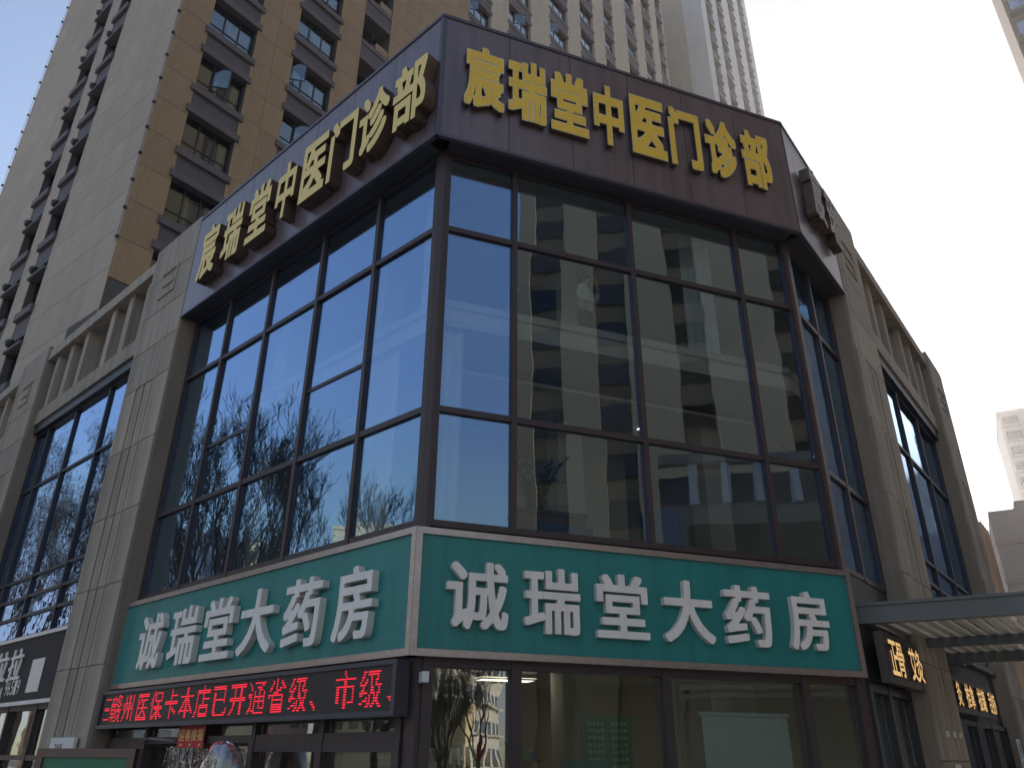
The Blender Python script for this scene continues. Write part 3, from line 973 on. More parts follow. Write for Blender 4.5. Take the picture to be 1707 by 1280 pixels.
# person on the upper floor
def skin_body(name, verts, edges, root, mt, parent=None, fr=None, xyz=(0, 0, 0), sub=2, rz=0):
    me = bpy.data.meshes.new(name)
    me.from_pydata([v[0] for v in verts], edges, [])
    me.materials.append(mt)
    o = bpy.data.objects.new(name, me)
    COL.objects.link(o)
    md = o.modifiers.new('Skin', 'SKIN')
    md.use_smooth_shade = True
    if not me.skin_vertices:
        pass
    for i, v in enumerate(verts):
        r_ = v[1] if hasattr(v[1], '__len__') else (v[1], v[1])
        me.skin_vertices[0].data[i].radius = r_
        me.skin_vertices[0].data[i].use_root = (i == root)
    sb = o.modifiers.new('Sub', 'SUBSURF')
    sb.levels = sb.render_levels = sub
    if parent is not None:
        o.parent = parent
    m = Matrix.Translation(Vector(xyz)) @ Matrix.Rotation(R(rz), 4, 'Z')
    if fr is not None:
        m = fr.m @ m
        if parent is not None:
            m = Matrix.Translation(-parent.location) @ m
    o.matrix_local = m
    return o


PF = Frame(FR.w(3.05, 1.05, 8.0), AR + 35)      # stands facing out and to the right
PER = thing('person', 'person in a pale shirt with one hand raised to the face, behind upstairs glass', 'person', PF.w(0, 0, 0))
bv = [((0, 0, 0.86), 0.13), ((0, 0, 1.02), 0.12), ((0, 0.0, 1.22), (0.16, 0.11)), ((0, 0, 1.34), (0.10, 0.08)), ((0, -0.01, 1.41), 0.055),
      ((0, -0.02, 1.50), (0.075, 0.09)), ((0, -0.015, 1.58), (0.072, 0.085)),
      ((-0.17, 0, 1.31), 0.055), ((-0.24, 0.01, 1.10), 0.042), ((-0.20, -0.16, 0.92), 0.032), ((-0.17, -0.22, 0.88), 0.026),
      ((0.17, 0, 1.31), 0.055), ((0.22, -0.10, 1.12), 0.042), ((0.12, -0.20, 1.33), 0.032), ((0.09, -0.20, 1.39), 0.026),
      ((-0.09, 0, 0.80), 0.085), ((-0.10, 0, 0.45), 0.06), ((-0.10, 0.01, 0.10), 0.042), ((-0.10, -0.14, 0.03), 0.035),
      ((0.09, 0, 0.80), 0.085), ((0.10, 0, 0.45), 0.06), ((0.10, 0.01, 0.10), 0.042), ((0.10, -0.14, 0.03), 0.035),
      ((0, -0.115, 1.50), 0.016)]
be = [(0, 1), (1, 2), (2, 3), (3, 4), (4, 5), (5, 6), (2, 7), (7, 8), (8, 9), (9, 10), (2, 11), (11, 12), (12, 13), (13, 14),
      (0, 15), (15, 16), (16, 17), (17, 18), (0, 19), (19, 20), (20, 21), (21, 22), (5, 23)]
skin_body('body', bv, be, 0, M['skin'], PER, PF)
sv = [((0, 0, 0.78), (0.175, 0.135)), ((0, 0, 1.02), (0.17, 0.13)), ((0, 0.0, 1.22), (0.185, 0.13)), ((0, 0, 1.345), (0.11, 0.085)),
      ((-0.17, 0, 1.305), 0.075), ((-0.24, 0.01, 1.10), 0.062), ((-0.21, -0.13, 0.95), 0.052),
      ((0.17, 0, 1.305), 0.075), ((0.22, -0.10, 1.12), 0.062), ((0.15, -0.18, 1.27), 0.052)]
skin_body('shirt', sv, [(0, 1), (1, 2), (2, 3), (2, 4), (4, 5), (5, 6), (2, 7), (7, 8), (8, 9)], 0, M['shirt'], PER, PF)
tv = [((0, 0, 0.84), (0.17, 0.13)), ((-0.09, 0, 0.74), 0.10), ((-0.10, 0, 0.45), 0.08), ((-0.10, 0.01, 0.08), 0.07), ((0.09, 0, 0.74), 0.10), ((0.10, 0, 0.45), 0.08), ((0.10, 0.01, 0.08), 0.07)]
skin_body('trousers', tv, [(0, 1), (1, 2), (2, 3), (0, 4), (4, 5), (5, 6)], 0, M['trousers'], PER, PF)
hv = [((0, 0.02, 1.52), 0.085), ((0, 0.015, 1.60), (0.088, 0.10)), ((0, -0.03, 1.635), (0.07, 0.07)), ((0, 0.06, 1.46), 0.06)]
skin_body('hair', hv, [(1, 0), (1, 2), (0, 3)], 1, M['hair'], PER, PF)
for side, wrist, dirv, pal in ((1, Vector((0.09, -0.20, 1.39)), Vector((-0.35, 0.15, 0.92)), Vector((-0.9, 0, -0.35))), (-1, Vector((-0.17, -0.22, 0.88)), Vector((0.3, -0.75, -0.5)), Vector((0.9, 0.2, 0.2)))):
    dv = dirv.normalized()
    sd = pal.normalized()
    nv = dv.cross(sd).normalized()
    vs_, es_ = [(wrist, 0.024), (wrist + dv * 0.05, (0.032, 0.018)), (wrist + dv * 0.085, (0.036, 0.016))], [(0, 1), (1, 2)]
    for k, (s_, l_) in enumerate(((-0.030, 0.065), (-0.010, 0.078), (0.011, 0.072), (0.030, 0.055))):
        b = len(vs_)
        base = wrist + dv * 0.088 + sd * s_
        vs_ += [(base, 0.0085), (base + dv * l_ * 0.55 + nv * 0.012, 0.008), (base + dv * l_ * 0.9 + nv * 0.035, 0.007)]
        es_ += [(2, b), (b, b + 1), (b + 1, b + 2)]
    b = len(vs_)
    vs_ += [(wrist + dv * 0.045 - sd * 0.035, 0.010), (wrist + dv * 0.085 - sd * 0.060, 0.008)]
    es_ += [(1, b), (b, b + 1)]
    skin_body('hand', [(tuple(v), r_) for v, r_ in vs_], es_, 0, M['skin'], PER, PF, sub=1)
for s_ in (-1, 1):
    part('eye', MB().tube([(s_ * 0.03, -0.108, 1.515), (s_ * 0.03, -0.118, 1.515)], 0.010, 8), M['hair'], PER, PF)
    part('ear', MB().tube([(s_ * 0.078, -0.01, 1.49), (s_ * 0.086, 0.0, 1.515), (s_ * 0.078, 0.0, 1.535)], 0.013, 6), M['skin'], PER, PF)
part('mouth', MB().box(-0.022, 0.022, -0.112, -0.100, 1.452, 1.460), M['wood'], PER, PF)

# dark cabinet upstairs, planter and houseplant, low things behind the sill
cb = part('upstairs_cabinet', MB().box(0, 0.62, 0, 0.5, 0, 1.5).box(0.02, 0.30, -0.02, -0.001, 0.03, 1.47).box(0.32, 0.60, -0.02, -0.001, 0.03, 1.47), M['dark'], None, Frame(FR.w(2.05, 1.5, 8.0), AR))
tag(cb, 'dark cabinet beside the person on the upper floor', 'cabinet')
pl_ = part('planter_box', MB().box(0, 1.05, 0, 0.45, 0, 0.62).box(-0.03, 1.08, -0.03, 0.48, 0.62, 0.68), M['wood'], None, Frame(FR.w(1.52, 0.42, 4.2), AR))
tag(pl_, 'brown planter box holding the houseplant behind the glass', 'planter')
hp = thing('houseplant', 'dark leafy houseplant behind the glass just right of the corner panes', 'plant', FR.w(1.85, 0.62, 4.86))
stems, leaves = MB(), MB()
rl = random.Random(5)
for k in range(17):
    th = rl.uniform(0, 2 * math.pi)
    ln = rl.uniform(0.55, 1.05)
    lean = rl.uniform(0.10, 0.55)
    pts = []
    for i in range(7):
        t = i / 6
        pts.append(Vector((math.cos(th) * lean * t * t * ln + 0.12 * math.cos(th), 0.5 * math.sin(th) * lean * t * t * ln, ln * t * (1 - 0.12 * t))))
    stems.tube(pts, [0.012 * (1 - 0.7 * i / 6) for i in range(7)], 5)
    for i in range(1, 7):
        for s_ in (-1, 1):
            p = pts[i]
            d = Vector((math.cos(th + s_ * 1.3), math.sin(th + s_ * 1.3), 0.5 + rl.uniform(-0.2, 0.3))).normalized()
            w = d.cross(Vector((0, 0, 1))).normalized() * 0.032
            L = rl.uniform(0.09, 0.15)
            b = len(leaves.v)
            leaves.v += [tuple(p), tuple(p + d * L * 0.5 + w), tuple(p + d * L), tuple(p + d * L * 0.5 - w), tuple(p + d * L * 0.5 + Vector((0, 0, 0.012)))]
            leaves.f += [(b, b + 1, b + 4), (b + 1, b + 2, b + 4), (b + 2, b + 3, b + 4), (b + 3, b, b + 4)]
            leaves.mi += [0] * 4
part('stems', stems, M['leaf'], hp, Frame(hp.location, AR))
_lv = part('leaves', leaves, M['leaf'], hp, Frame(hp.location, AR))
_lv['kind'] = 'stuff'
bb = part('blue_box', MB().cbox(0, 0.85, 0, 0.3, 0, 0.42, 0.02), M['blue_box'], None, Frame(FR.w(1.75, 0.20, 4.2), AR))
tag(bb, 'blue box on the window sill in front of the planter', 'box')
bc = part('blue_box', MB().cbox(0, 0.55, 0, 0.4, 0, 0.9, 0.02).box(0.05, 0.5, -0.01, 0.0, 0.1, 0.45), M['blue_box'], None, Frame(FR.w(3.7, 0.35, 4.2), AR))
tag(bc, 'tall blue box behind the glass in the third column from the corner', 'box')

# ------------------------------------------------------------------ canopy and clinic signs on the right
CF = Frame(F3.w(0.45, -0.02, 0), -28.0)      # x runs out from the wall along the front beam
CN = thing('canopy', 'grey slatted canopy over the passage right of the pharmacy', 'canopy', F3.w(2.5, -2.5, GZ))
bx('front_beam', (0.0, 11.0, -0.10, 0.10, 3.54, 3.80), M['canopy'], CN, CF)
bx('beam_cap', (0.0, 11.0, -0.13, 0.12, 3.801, 3.85), M['canopy'], CN, CF)
for k in range(46):
    o_ = 0.06 + k * 0.205
    y0 = 0.135 - 0.0
    # slats run parallel to the wall, starting behind the front beam
    p0 = F3.w(0.0, 0.0, 0)
    start = F3.m.inverted() @ CF.w(o_ / math.cos(R(10.0)), 0.16, 0)
    bx('slat', (start.x, 8.6, start.y - 0.055, start.y + 0.055, 3.60, 3.66), M['louvre'], CN, F3)
bx('rear_beam', (0.0, 11.0, 5.2, 5.38, 3.40, 3.598), M['canopy'], CN, CF)
bx('rear_beam', (0.0, 11.0, 2.6, 2.72, 3.44, 3.598), M['canopy'], CN, CF)
bx('wall_plate', (0.5, 12.6, -0.145, -0.03, 3.662, 3.80), M['canopy'], CN, F3)
for x in (10.6,):
    for y in (0.0, 5.29):
        bx('canopy_post', (x - 0.1, x + 0.1, y - 0.1, y + 0.1, GZ, 3.40), M['canopy'], CN, CF)
def clinic_sign(label, x0, x1, zc, h, text, w, yo):
    t = thing('clinic_sign', label, 'sign', F3.w((x0 + x1) / 2, yo, zc - h), 'gold lettered clinic signs under the canopy')
    bx('sign_board', (x0, x1, yo, yo + 0.12, zc - h * 0.72, zc + h * 0.72), M['clinic_board'], t, F3)
    n = len(text)
    step = (x1 - x0 - 0.2) / n
    for i, ch in enumerate(text):
        if ch != ' ':
            put_letter(ch, F3, x0 + 0.1 + step * (i + 0.5), zc, w, h, yo - 0.001, 0.05, [M['clinic_letter'], M['gold_side']], t, 0.014)
clinic_sign('short sign of glowing gold characters next to the green pharmacy sign', 0.35, 2.58, 3.04, 0.52, '正骨 艾灸', 0.44, -0.34)
clinic_sign('long sign of glowing gold characters beyond the pilaster under the canopy', 5.0, 9.6, 2.80, 0.46, '灸 推拿 拔罐 刮痧', 0.42, -0.34)
pb = bx('paper_poster', (3.35, 3.85, -0.412, -0.402, 0.9, 1.55), M['white_paper'], None, F3)
tag(pb, 'pale paper poster on the pilaster under the canopy', 'poster')
bn = thing('hanging_banner', 'pale blue hanging banner with dark characters far under the canopy', 'banner', F3.w(11.4, -0.4, 0.8))
bx('banner_cloth', (11.1, 11.7, -0.42, -0.41, 0.6, 2.1), M['blind'], bn, F3)
for i, ch in enumerate('养生馆'):
    put_letter(ch, F3, 11.4, 1.85 - i * 0.42, 0.34, 0.36, -0.421, 0.004, [M['blue_box'], M['blue_box']], bn, 0.01)

# ------------------------------------------------------------------ towers
def win_unit_meshes(key, w, gh, sill, spn, lint, wall_y, over=0.14, mull=2, led_d=0.16):
    """meshes of one window: frame, pane, sill, spandrel, lintel; z 0 = foot of the glass, x centred"""
    f = MB()
    t = 0.05
    f.box(-w / 2, w / 2, wall_y - 0.04, wall_y + 0.05, 0, t).box(-w / 2, w / 2, wall_y - 0.04, wall_y + 0.05, gh - t, gh)
    f.box(-w / 2, -w / 2 + t, wall_y - 0.04, wall_y + 0.05, t, gh - t).box(w / 2 - t, w / 2, wall_y - 0.04, wall_y + 0.05, t, gh - t)
    for i in range(1, mull + 1):
        x = -w / 2 + w * i / (mull + 1)
        f.box(x - 0.03, x + 0.03, wall_y - 0.03, wall_y + 0.04, t, gh - t)
    f.box(-w / 2 + t, w / 2 - t, wall_y - 0.025, wall_y + 0.03, gh * 0.30, gh * 0.30 + 0.05)
    fm = f.mesh('window', M['frame2'])
    pm = MB().box(-w / 2 + 0.02, w / 2 - 0.02, wall_y, wall_y + 0.012, 0.02, gh - 0.02).mesh('pane', M['glass_tower'])
    sm = MB().cbox(-w / 2 - over, w / 2 + over, -led_d, wall_y + 0.1, -sill, -0.003, 0.015).mesh('sill', M['tower_ledge'])
    lm = MB().cbox(-w / 2 - over, w / 2 + over, -led_d, wall_y + 0.1, gh + 0.003, gh + lint, 0.015).mesh('lintel', M['tower_ledge'])
    gm = MB().box(-w / 2 - 0.02, w / 2 + 0.02, 0.03, wall_y + 0.1, -sill - spn, -sill - 0.003).mesh('spandrel', M['tower_grey'])
    return fm, pm, sm, lm, gm


def put_window(ms, fr, root, x, z, parts=(1, 1, 1)):
    f = obj('window', ms[0], root, fr, (x, 0, z))
    p = bpy.data.objects.new('pane', ms[1])
    COL.objects.link(p)
    p.parent = f
    for k, nm in enumerate(('sill', 'lintel', 'spandrel')):
        if parts[k]:
            s_ = bpy.data.objects.new(nm, ms[2 + k])
            COL.objects.link(s_)
            s_.parent = f
    return f


TA = thing('tower_block', 'tall tan stone tower block with grey banded windows behind the left sign', 'building', (A.x, A.y, GZ))
TOP = 96.0
FH = 3.3
colsA = [(1.3, 3.4), (5.35, 7.6), (9.05, 10.9), (17.25, 19.4), (21.35, 23.95), (26.5, 29.0), (31.0, 33.1), (35.1, 36.7), (39.4, 41.3), (43.1, 45.0), (46.5, 47.9)]
# core behind the windows (dark rooms) and tan piers between the columns
bx('tower_core', (12.02, 47.6, 2.2, 15.0, GZ, TOP), M['concrete'], TA, TF)
edges = [0.0]
for a, b in colsA:
    edges += [a, b]
edges.append(48.2)
for i in range(0, len(edges), 2):
    a, b = edges[i], edges[i + 1]
    if b - a < 0.2:
        continue
    near = a < 17.0
    bx('wall_pier', (a + 0.001, b - 0.001, 0.03 if near else 0.0, 2.2, GZ, TOP), M['joint'] if near else M['tower_glare_tint'], TA, TF)  # far piers are the same cladding, their hazy lightening is in the colour
    if near:
        n = max(1, round((b - a) / 1.15))
        w = (b - a) / n
        z = 16.2
        while z < 50:
            for k in range(n):
                me = shared(('tp', round(w, 3)), lambda: MB().cbox(0.006, w - 0.006, 0.0, 0.031, 0.006, 1.644, 0.006).mesh('stone_panel', M['tower_brown']))
                if TF.w(a + k * w, 0, z).xy.length * 1.0 < 200 and z < 26 + (a + k * w) * 1.5 + 6 and z > 15 + (a + k * w) * 1.45:
                    obj('stone_panel', me, TA, TF, (a + k * w, 0, z))
            z += 1.65
        if b < 17.5 and a > 0.5 or a < 0.5:
            zt = 26 + b * 1.5 + 9
            bx('plain_cladding', (a + 0.004, b - 0.004, 0.002, 0.029, zt, TOP), M['tower_brown'], TA, TF)
            bx('plain_cladding', (a + 0.004, b - 0.004, 0.002, 0.029, GZ, 15.0 + a * 1.45 - 1.7), M['tower_brown'], TA, TF)
for ci, (a, b) in enumerate(colsA):
    w = b - a
    ms = win_unit_meshes('A%d' % ci, w, 1.85, 0.34, 0.75, 0.34, 0.28 if ci != 2 else 1.0, 0.14 if ci != 2 else 0.0, 2 if ci < 6 else 1, 0.10 if ci < 2 else 0.02)
    zlo = 15 + a * 1.05
    zhi = 32 + b * 1.25
    k0 = int((zlo - 22.75) / FH) - 1
    k1 = int((zhi - 22.75) / FH) + 2
    for k in range(k0, k1):
        zz = 22.75 + k * FH
        put_window(ms, TF, TA, (a + b) / 2, zz)
    # blank strip above and below the part built window by window
    bx('dim_rooms', (a + 0.002, b - 0.002, 0.8 if ci != 2 else 1.5, 2.19, 22.75 + k0 * FH - 1.2, 22.75 + k1 * FH - 1.15), M['room'], TA, TF)
    bx('window_strip', (a + 0.002, b - 0.002, 0.35, 2.0, 22.75 + k1 * FH - 1.15, TOP), M['tower_grey'], TA, TF)
    bx('window_strip', (a + 0.002, b - 0.002, 0.35, 2.0, GZ, 22.75 + k0 * FH - 1.2), M['tower_grey'], TA, TF)
    if ci == 2:
        for k in range(k0, k1):
            zz = 22.75 + k * FH
            bx('beige_box', (b - 0.85, b - 0.02, 0.05, 0.95, zz - 0.1, zz + 0.55), M['tower_brown'], TA, TF)
# rooms behind: curtains inside some windows
rw = random.Random(11)
for ci, (a, b) in enumerate(colsA[:8]):
    for k in range(-3, 12):
        zz = 22.75 + k * FH
        if zz < 15 + a * 1.05 or zz > 32 + b * 1.25 or rw.random() < 0.35:
            continue
        w = (b - a) * rw.choice((0.25, 0.35, 0.5))
        x = a + 0.1 if rw.random() < 0.5 else b - w - 0.1
        y = 0.5 if ci != 2 else 1.2
        me = shared(('tcurt', round(w, 2)), lambda: MB().box(0, w, 0, 0.03, 0.04, 1.58).mesh('window_curtain', M['room_curtain']))
        obj('window_curtain', me, TA, TF, (x, y, zz))
# a few casements stand open
for ci, k, side in ((0, 1, 1), (1, 2, 0), (1, 1, 1), (1, 4, 1), (2, 4, 1), (3, 7, 0), (4, 8, 1), (5, 9, 0)):
    a, b = colsA[ci]
    w = (b - a) / 3
    me = shared(('sash', round(w, 2)), lambda: MB().box(0, w, -0.02, 0.02, 0, 0.05).box(0, w, -0.02, 0.02, 1.05, 1.10).box(0, 0.05, -0.02, 0.02, 0.05, 1.05).box(w - 0.05, w, -0.02, 0.02, 0.05, 1.05).mesh('open_sash', M['frame2']))
    yy = 0.22 if ci != 2 else 0.95
    o = obj('open_sash', me, TA, TF, (a + 0.05 if not side else a + w + 0.02, yy, 22.75 + k * FH + 0.66), Matrix.Rotation(R(-38), 4, 'Z'))
    pm_ = shared(('sashp', round(w, 2)), lambda: MB().box(0.05, w - 0.05, -0.005, 0.005, 0.05, 1.05).mesh('pane', M['glass_tower']))
    p = bpy.data.objects.new('pane', pm_)
    COL.objects.link(p)
    p.parent = o
# grey side of the same tower
bx('wall_pier', (-17.4, -10.72, 0.03, 2.0, GZ, TOP), M['joint'], TA, TL)
bx('wall_pier', (-9.15, -7.86, 0.03, 2.0, GZ, TOP), M['joint'], TA, TL)
bx('wall_pier', (-6.4, -0.05, 0.03, 1.15, GZ, TOP), M['joint'], TA, TL)
bx('tower_core', (-17.3, -2.4, 2.0, 12.0, GZ, TOP), M['concrete'], TA, TL)
for a, b, n in ((-17.4, -10.72, 4), (-9.15, -7.86, 1), (-6.4, 0.0, 4)):
    w = (b - a) / n
    for r_ in range(19):
        z = 14.9 + r_ * 1.7
        for k in range(n):
            me = shared(('tl', round(w, 3)), lambda: MB().cbox(0.006, w - 0.006, 0.0, 0.031, 0.006, 1.694, 0.006).mesh('stone_panel', M['tower_light']))
            obj('stone_panel', me, TA, TL, (a + k * w, 0, z))
    bx('plain_cladding', (a + 0.004, b - 0.004, 0.002, 0.029, 14.9 + 19 * 1.7, TOP), M['tower_light'], TA, TL)
    bx('plain_cladding', (a + 0.004, b - 0.004, 0.002, 0.029, GZ, 14.89), M['tower_light'], TA, TL)
lampm = None
for (a, b, zl, n0) in ((-10.72, -9.15, 22.95, 0), (-7.86, -6.4, 19.25, 0)):
    w = b - a
    ms = win_unit_meshes('L', w, 1.62, 0.36, 0.95, 0.14, 0.30, 0.05, 0, 0.13)
    for k in range(-3, 9):
        zz = zl - 1.75 + k * 3.42
        put_window(ms, TL, TA, (a + b) / 2, zz)
        # floodlight standing on the lintel
        fm = shared('floodlight', lambda: MB().tube([(0, 0, 0), (0, -0.02, 0.16)], 0.02, 5).tube([(0.0, -0.28, 0.20), (0.0, -0.22, 0.22), (0, -0.05, 0.24), (0, 0.02, 0.24)], [0.10, 0.17, 0.19, 0.08], 10).mesh('floodlight', M['dark'], True))
        obj('floodlight', fm, TA, TL, (a + 0.3, 0.05, zz + 1.77))
    bx('dim_rooms', (a + 0.002, b - 0.002, 0.8, 1.95, zl - 1.75 - 3 * 3.42 - 1.3, zl - 1.75 + 9 * 3.42 - 1.25), M['room'], TA, TL)
    bx('window_strip', (a + 0.002, b - 0.002, 0.38, 1.9, zl - 1.75 + 9 * 3.42 - 1.25, TOP), M['tower_grey'], TA, TL)
    bx('window_strip', (a + 0.002, b - 0.002, 0.38, 1.9, GZ, zl - 1.75 - 3 * 3.42 - 1.3), M['tower_grey'], TA, TL)
for fx_, fr_ in ((0.02, TL), (-17.42, TL)):
    part('lightning_cable', MB().tube([(fx_, -0.05, 17.6 if fx_ > 0 else GZ), (fx_, -0.05, TOP)], 0.014, 5), M['cable'], TA, fr_)
    for k in range(26):
        me = shared('clip', lambda: MB().box(-0.05, 0.05, -0.10, 0.02, -0.04, 0.04).mesh('cable_clip', M['dark']))
        obj('cable_clip', me, TA, fr_, (fx_, 0, 17.8 + k * 1.25))

# pale tower further along the same line
TB = thing('tower_block', 'pale far tower block with four columns of windows above the right sign', 'building', TF.w(61.0, 0, GZ))
bcols = [(62.75, 64.9), (66.9, 69.2), (72.0, 74.4), (76.9, 79.1)]
TOPB = 135.0
ed = [60.9]
for a, b in bcols:
    ed += [a, b]
ed.append(80.8)
for i in range(0, len(ed), 2):
    bx('wall_pier', (ed[i] + 0.002, ed[i + 1] - 0.002, 0.0, 2.5, GZ, TOPB), M['tower_pale'], TB, TF)
bx('gable_wall', (60.92, 61.3, 2.5, 22.0, GZ, TOPB), M['tower_glare_tint'], TB, TF)
bx('tower_core', (61.3, 80.7, 2.5, 20.0, GZ, TOPB), M['concrete'], TB, TF)
bx('edge_strip', (60.86, 61.3, -0.05, -0.001, GZ, TOPB), M['tower_pale'], TB, TF)
for ci, (a, b) in enumerate(bcols):
    ms = win_unit_meshes('B', b - a, 1.75, 0.25, 0.95, 0.33, 0.35, 0.10, 1, 0.10)
    for k in range(-1, 12):
        put_window(ms, TF, TB, (a + b) / 2, 77.5 + k * FH)
    bx('dim_rooms', (a, b, 0.9, 2.49, 77.5 - FH - 1.25, 77.5 + 12 * FH - 1.15), M['room'], TB, TF)
    bx('window_strip', (a, b, 0.4, 2.4, GZ, 77.5 - FH - 1.25), M['tower_grey'], TB, TF)
    bx('window_strip', (a, b, 0.4, 2.4, 77.5 + 12 * FH - 1.15, TOPB), M['tower_grey'], TB, TF)

# dark recess wall between the two towers
bx('recess_wall', (47.62, 60.9, 9.0, 12.0, GZ, TOP), M['tower_glare_tint'], TA, TF)

def simple_block(name, label, fr, w, d, h, wallm, cols, rows, z0, ww, wh, fh, ledge=0.0, glassk='window_dark', group=None, face2=False):
    t = thing(name, label, 'building', fr.w(w / 2, d / 2, GZ), group)
    bx('wall', (0, w, 0, d, GZ, h), wallm, t, fr)
    wm = MB().box(-ww / 2, ww / 2, -0.03, 0.1, 0, wh).mesh('window', M['frame2'])
    pm = MB().box(-ww / 2 + 0.06, ww / 2 - 0.06, -0.05, -0.031, 0.06, wh - 0.06).mesh('pane', M[glassk])
    lm = MB().box(-ww / 2 - 0.25, ww / 2 + 0.25, -ledge, -0.001, -0.35, -0.05).mesh('balcony_slab', wallm) if ledge else None
    sides = [(fr, w)]
    if face2:
        sides.append((Frame(fr.w(0, d, 0), fr.deg - 90), d))
    for f_, W in sides:
        n = cols if f_ is fr else max(1, int(cols * d / w))
        for c in range(n):
            x = W * (c + 0.5) / n
            for r_ in range(rows):
                z = z0 + r_ * fh
                if z + wh > h - 0.4:
                    break
                o = obj('window', wm, t, f_, (x, 0, z))
                p = bpy.data.objects.new('pane', pm)
                COL.objects.link(p)
                p.parent = o
                if lm:
                    s_ = bpy.data.objects.new('balcony_slab', lm)
                    COL.objects.link(s_)
                    s_.parent = o
    bx('parapet', (-0.15, w + 0.15, -0.15, d + 0.15, h, h + 0.7), wallm, t, fr)
    return t

# right edge of the picture: near tower corner, stepped dark building, hazy tower
az = R(42.45)
simple_block('tower_block', 'grey tower corner with balcony slabs at the top right', Frame((70 * math.sin(az), 70 * math.cos(az), 0), -38.6), 10, 12, 100, M['tower_grey'], 3, 18, 40.0, 2.6, 2.2, 3.2, 0.9)
az = R(32.3)
SB = thing('stepped_building', 'dark stepped roofline of a low building at the right edge', 'building', (60 * math.sin(az), 60 * math.cos(az), GZ))
SF = Frame((60 * math.sin(az), 60 * math.cos(az), 0), -30)
bx('wall', (0, 1.6, 0, 14, GZ, 16.7), M['cladding_slate'], SB, SF)
bx('wall', (1.6, 3.6, 0, 14, GZ, 17.2), M['cladding_slate'], SB, SF)
bx('wall', (3.6, 16, 0.4, 14, GZ, 16.2), M['cladding_slate'], SB, SF)
for z in (11.2, 11.9, 14.4):
    bx('ledge', (-0.05, 3.62, -0.15, -0.002, z, z + 0.3), M['tower_ledge'], SB, SF)
az = R(34.3)
simple_block('tower_block', 'pale hazy high-rise with window rows beyond the stepped roof', Frame((170 * math.sin(az), 170 * math.cos(az), 0), -30), 34, 20, 63, M['far_tower'], 9, 19, 8.0, 2.6, 1.7, 3.1, 0.5)

# ------------------------------------------------------------------ what the glass mirrors: street trees and buildings around the photographer
def bare_tree(seed, h=9.5):
    rnd = random.Random(seed)
    trunk, crown = MB(), MB()
    todo = []
    p = Vector((0, 0, 0))
    pts, rad = [p.copy()], [0.26]
    d = Vector((rnd.uniform(-0.06, 0.06), rnd.uniform(-0.06, 0.06), 1)).normalized()
    th = h * 0.26
    for i in range(4):
        p = p + d * th / 4
        d = (d + Vector((rnd.uniform(-0.1, 0.1), rnd.uniform(-0.1, 0.1), 0))).normalized()
        pts.append(p.copy())
        rad.append(0.26 - 0.015 * (i + 1))
    trunk.tube(pts, rad, 8)
    for k in range(4):
        a = 2 * math.pi * (k + rnd.uniform(-0.2, 0.2)) / 4
        todo.append((p.copy(), Vector((math.cos(a) * 0.55, math.sin(a) * 0.55, 0.9)).normalized(), 0.13 * rnd.uniform(0.8, 1.1), h * 0.36 * rnd.uniform(0.85, 1.1), 0))
    while todo:
        p, d, r0, ln, lv = todo.pop()
        n = 5 if lv < 3 else 3
        pts, rad = [p.copy()], [r0]
        for i in range(n):
            d = (d + Vector((rnd.uniform(-0.22, 0.22), rnd.uniform(-0.22, 0.22), rnd.uniform(-0.04, 0.16)))).normalized()
            p = p + d * ln / n
            pts.append(p.copy())
            rad.append(max(0.008, r0 * (1 - 0.62 * (i + 1) / n)))
        crown.tube(pts, rad, 6 if lv < 2 else (4 if lv < 4 else 3), cap=False)
        if lv < 5:
            m = (3, 4, 4, 4, 3)[lv]
            for k in range(m):
                t = rnd.uniform(0.3, 1.0) if k else 1.0
                i = min(n, max(1, round(t * n)))
                nd = (d if i == n else (pts[i] - pts[i - 1]).normalized())
                ax = Vector((rnd.uniform(-1, 1), rnd.uniform(-1, 1), rnd.uniform(-0.2, 1.0))).normalized()
                nd = (nd * 1.0 + ax * rnd.uniform(0.45, 0.95)).normalized()
                todo.append((pts[i].copy(), nd, max(0.008, rad[i] * rnd.uniform(0.6, 0.85)), ln * rnd.uniform(0.5, 0.72), lv + 1))
    return trunk.mesh('trunk', M['bark'], True), crown.mesh('crown', M['bark'], True)


tm = [bare_tree(3), bare_tree(21, 10.5), bare_tree(44, 8.5)]
# along the pavement in front of the left facade: (x along facade, distance out)
tspots = [(-22.5, 9.0, 0, 1.0), (-26.5, 11.0, 1, 1.0), (-30.0, 9.0, 2, 1.05), (-36.0, 7.6, 0, 1.1), (-43.0, 8.8, 1, 1.15), (-16.5, 12.5, 2, 0.62), (-25.0, 16.0, 1, 0.9), (-34.0, 16.0, 2, 1.1), (-50.0, 10.0, 0, 1.2)]
tlabels = ['bare street tree nearest the fluted pilaster, mirrored in the left glazing', 'bare street tree with thick limbs mirrored in the leftmost shop window',
           'bare street tree mirrored low in the bay beside the pilaster', 'bare street tree farther down the left pavement', 'bare street tree at the far end of the left pavement',
           'small bare street tree mirrored under the curtain near the corner', 'bare street tree in the second row, mirrored in the middle of the left glazing', 'tall bare street tree across the street, mirrored at far left', 'last bare street tree in the row, mirrored high in the leftmost window']
for (x, y, k, s), lb in zip(tspots, tlabels):
    t = thing('bare_tree', lb, 'tree', FL.w(x, -y, GZ), 'bare street trees along the left pavement')
    for nm, me in zip(('trunk', 'crown'), tm[k]):
        o = bpy.data.objects.new(nm, me)
        COL.objects.link(o)
        o.parent = t
        if nm == 'crown':
            o['kind'] = 'stuff'
    t.rotation_euler = (0, 0, random.uniform(0, 6.28))
    t.scale = (1.2 * s, 1.2 * s, 1.62 * s)

def away(fr, x0, slope, dist):
    """ground point seen mirrored at facade position x0"""
    return None
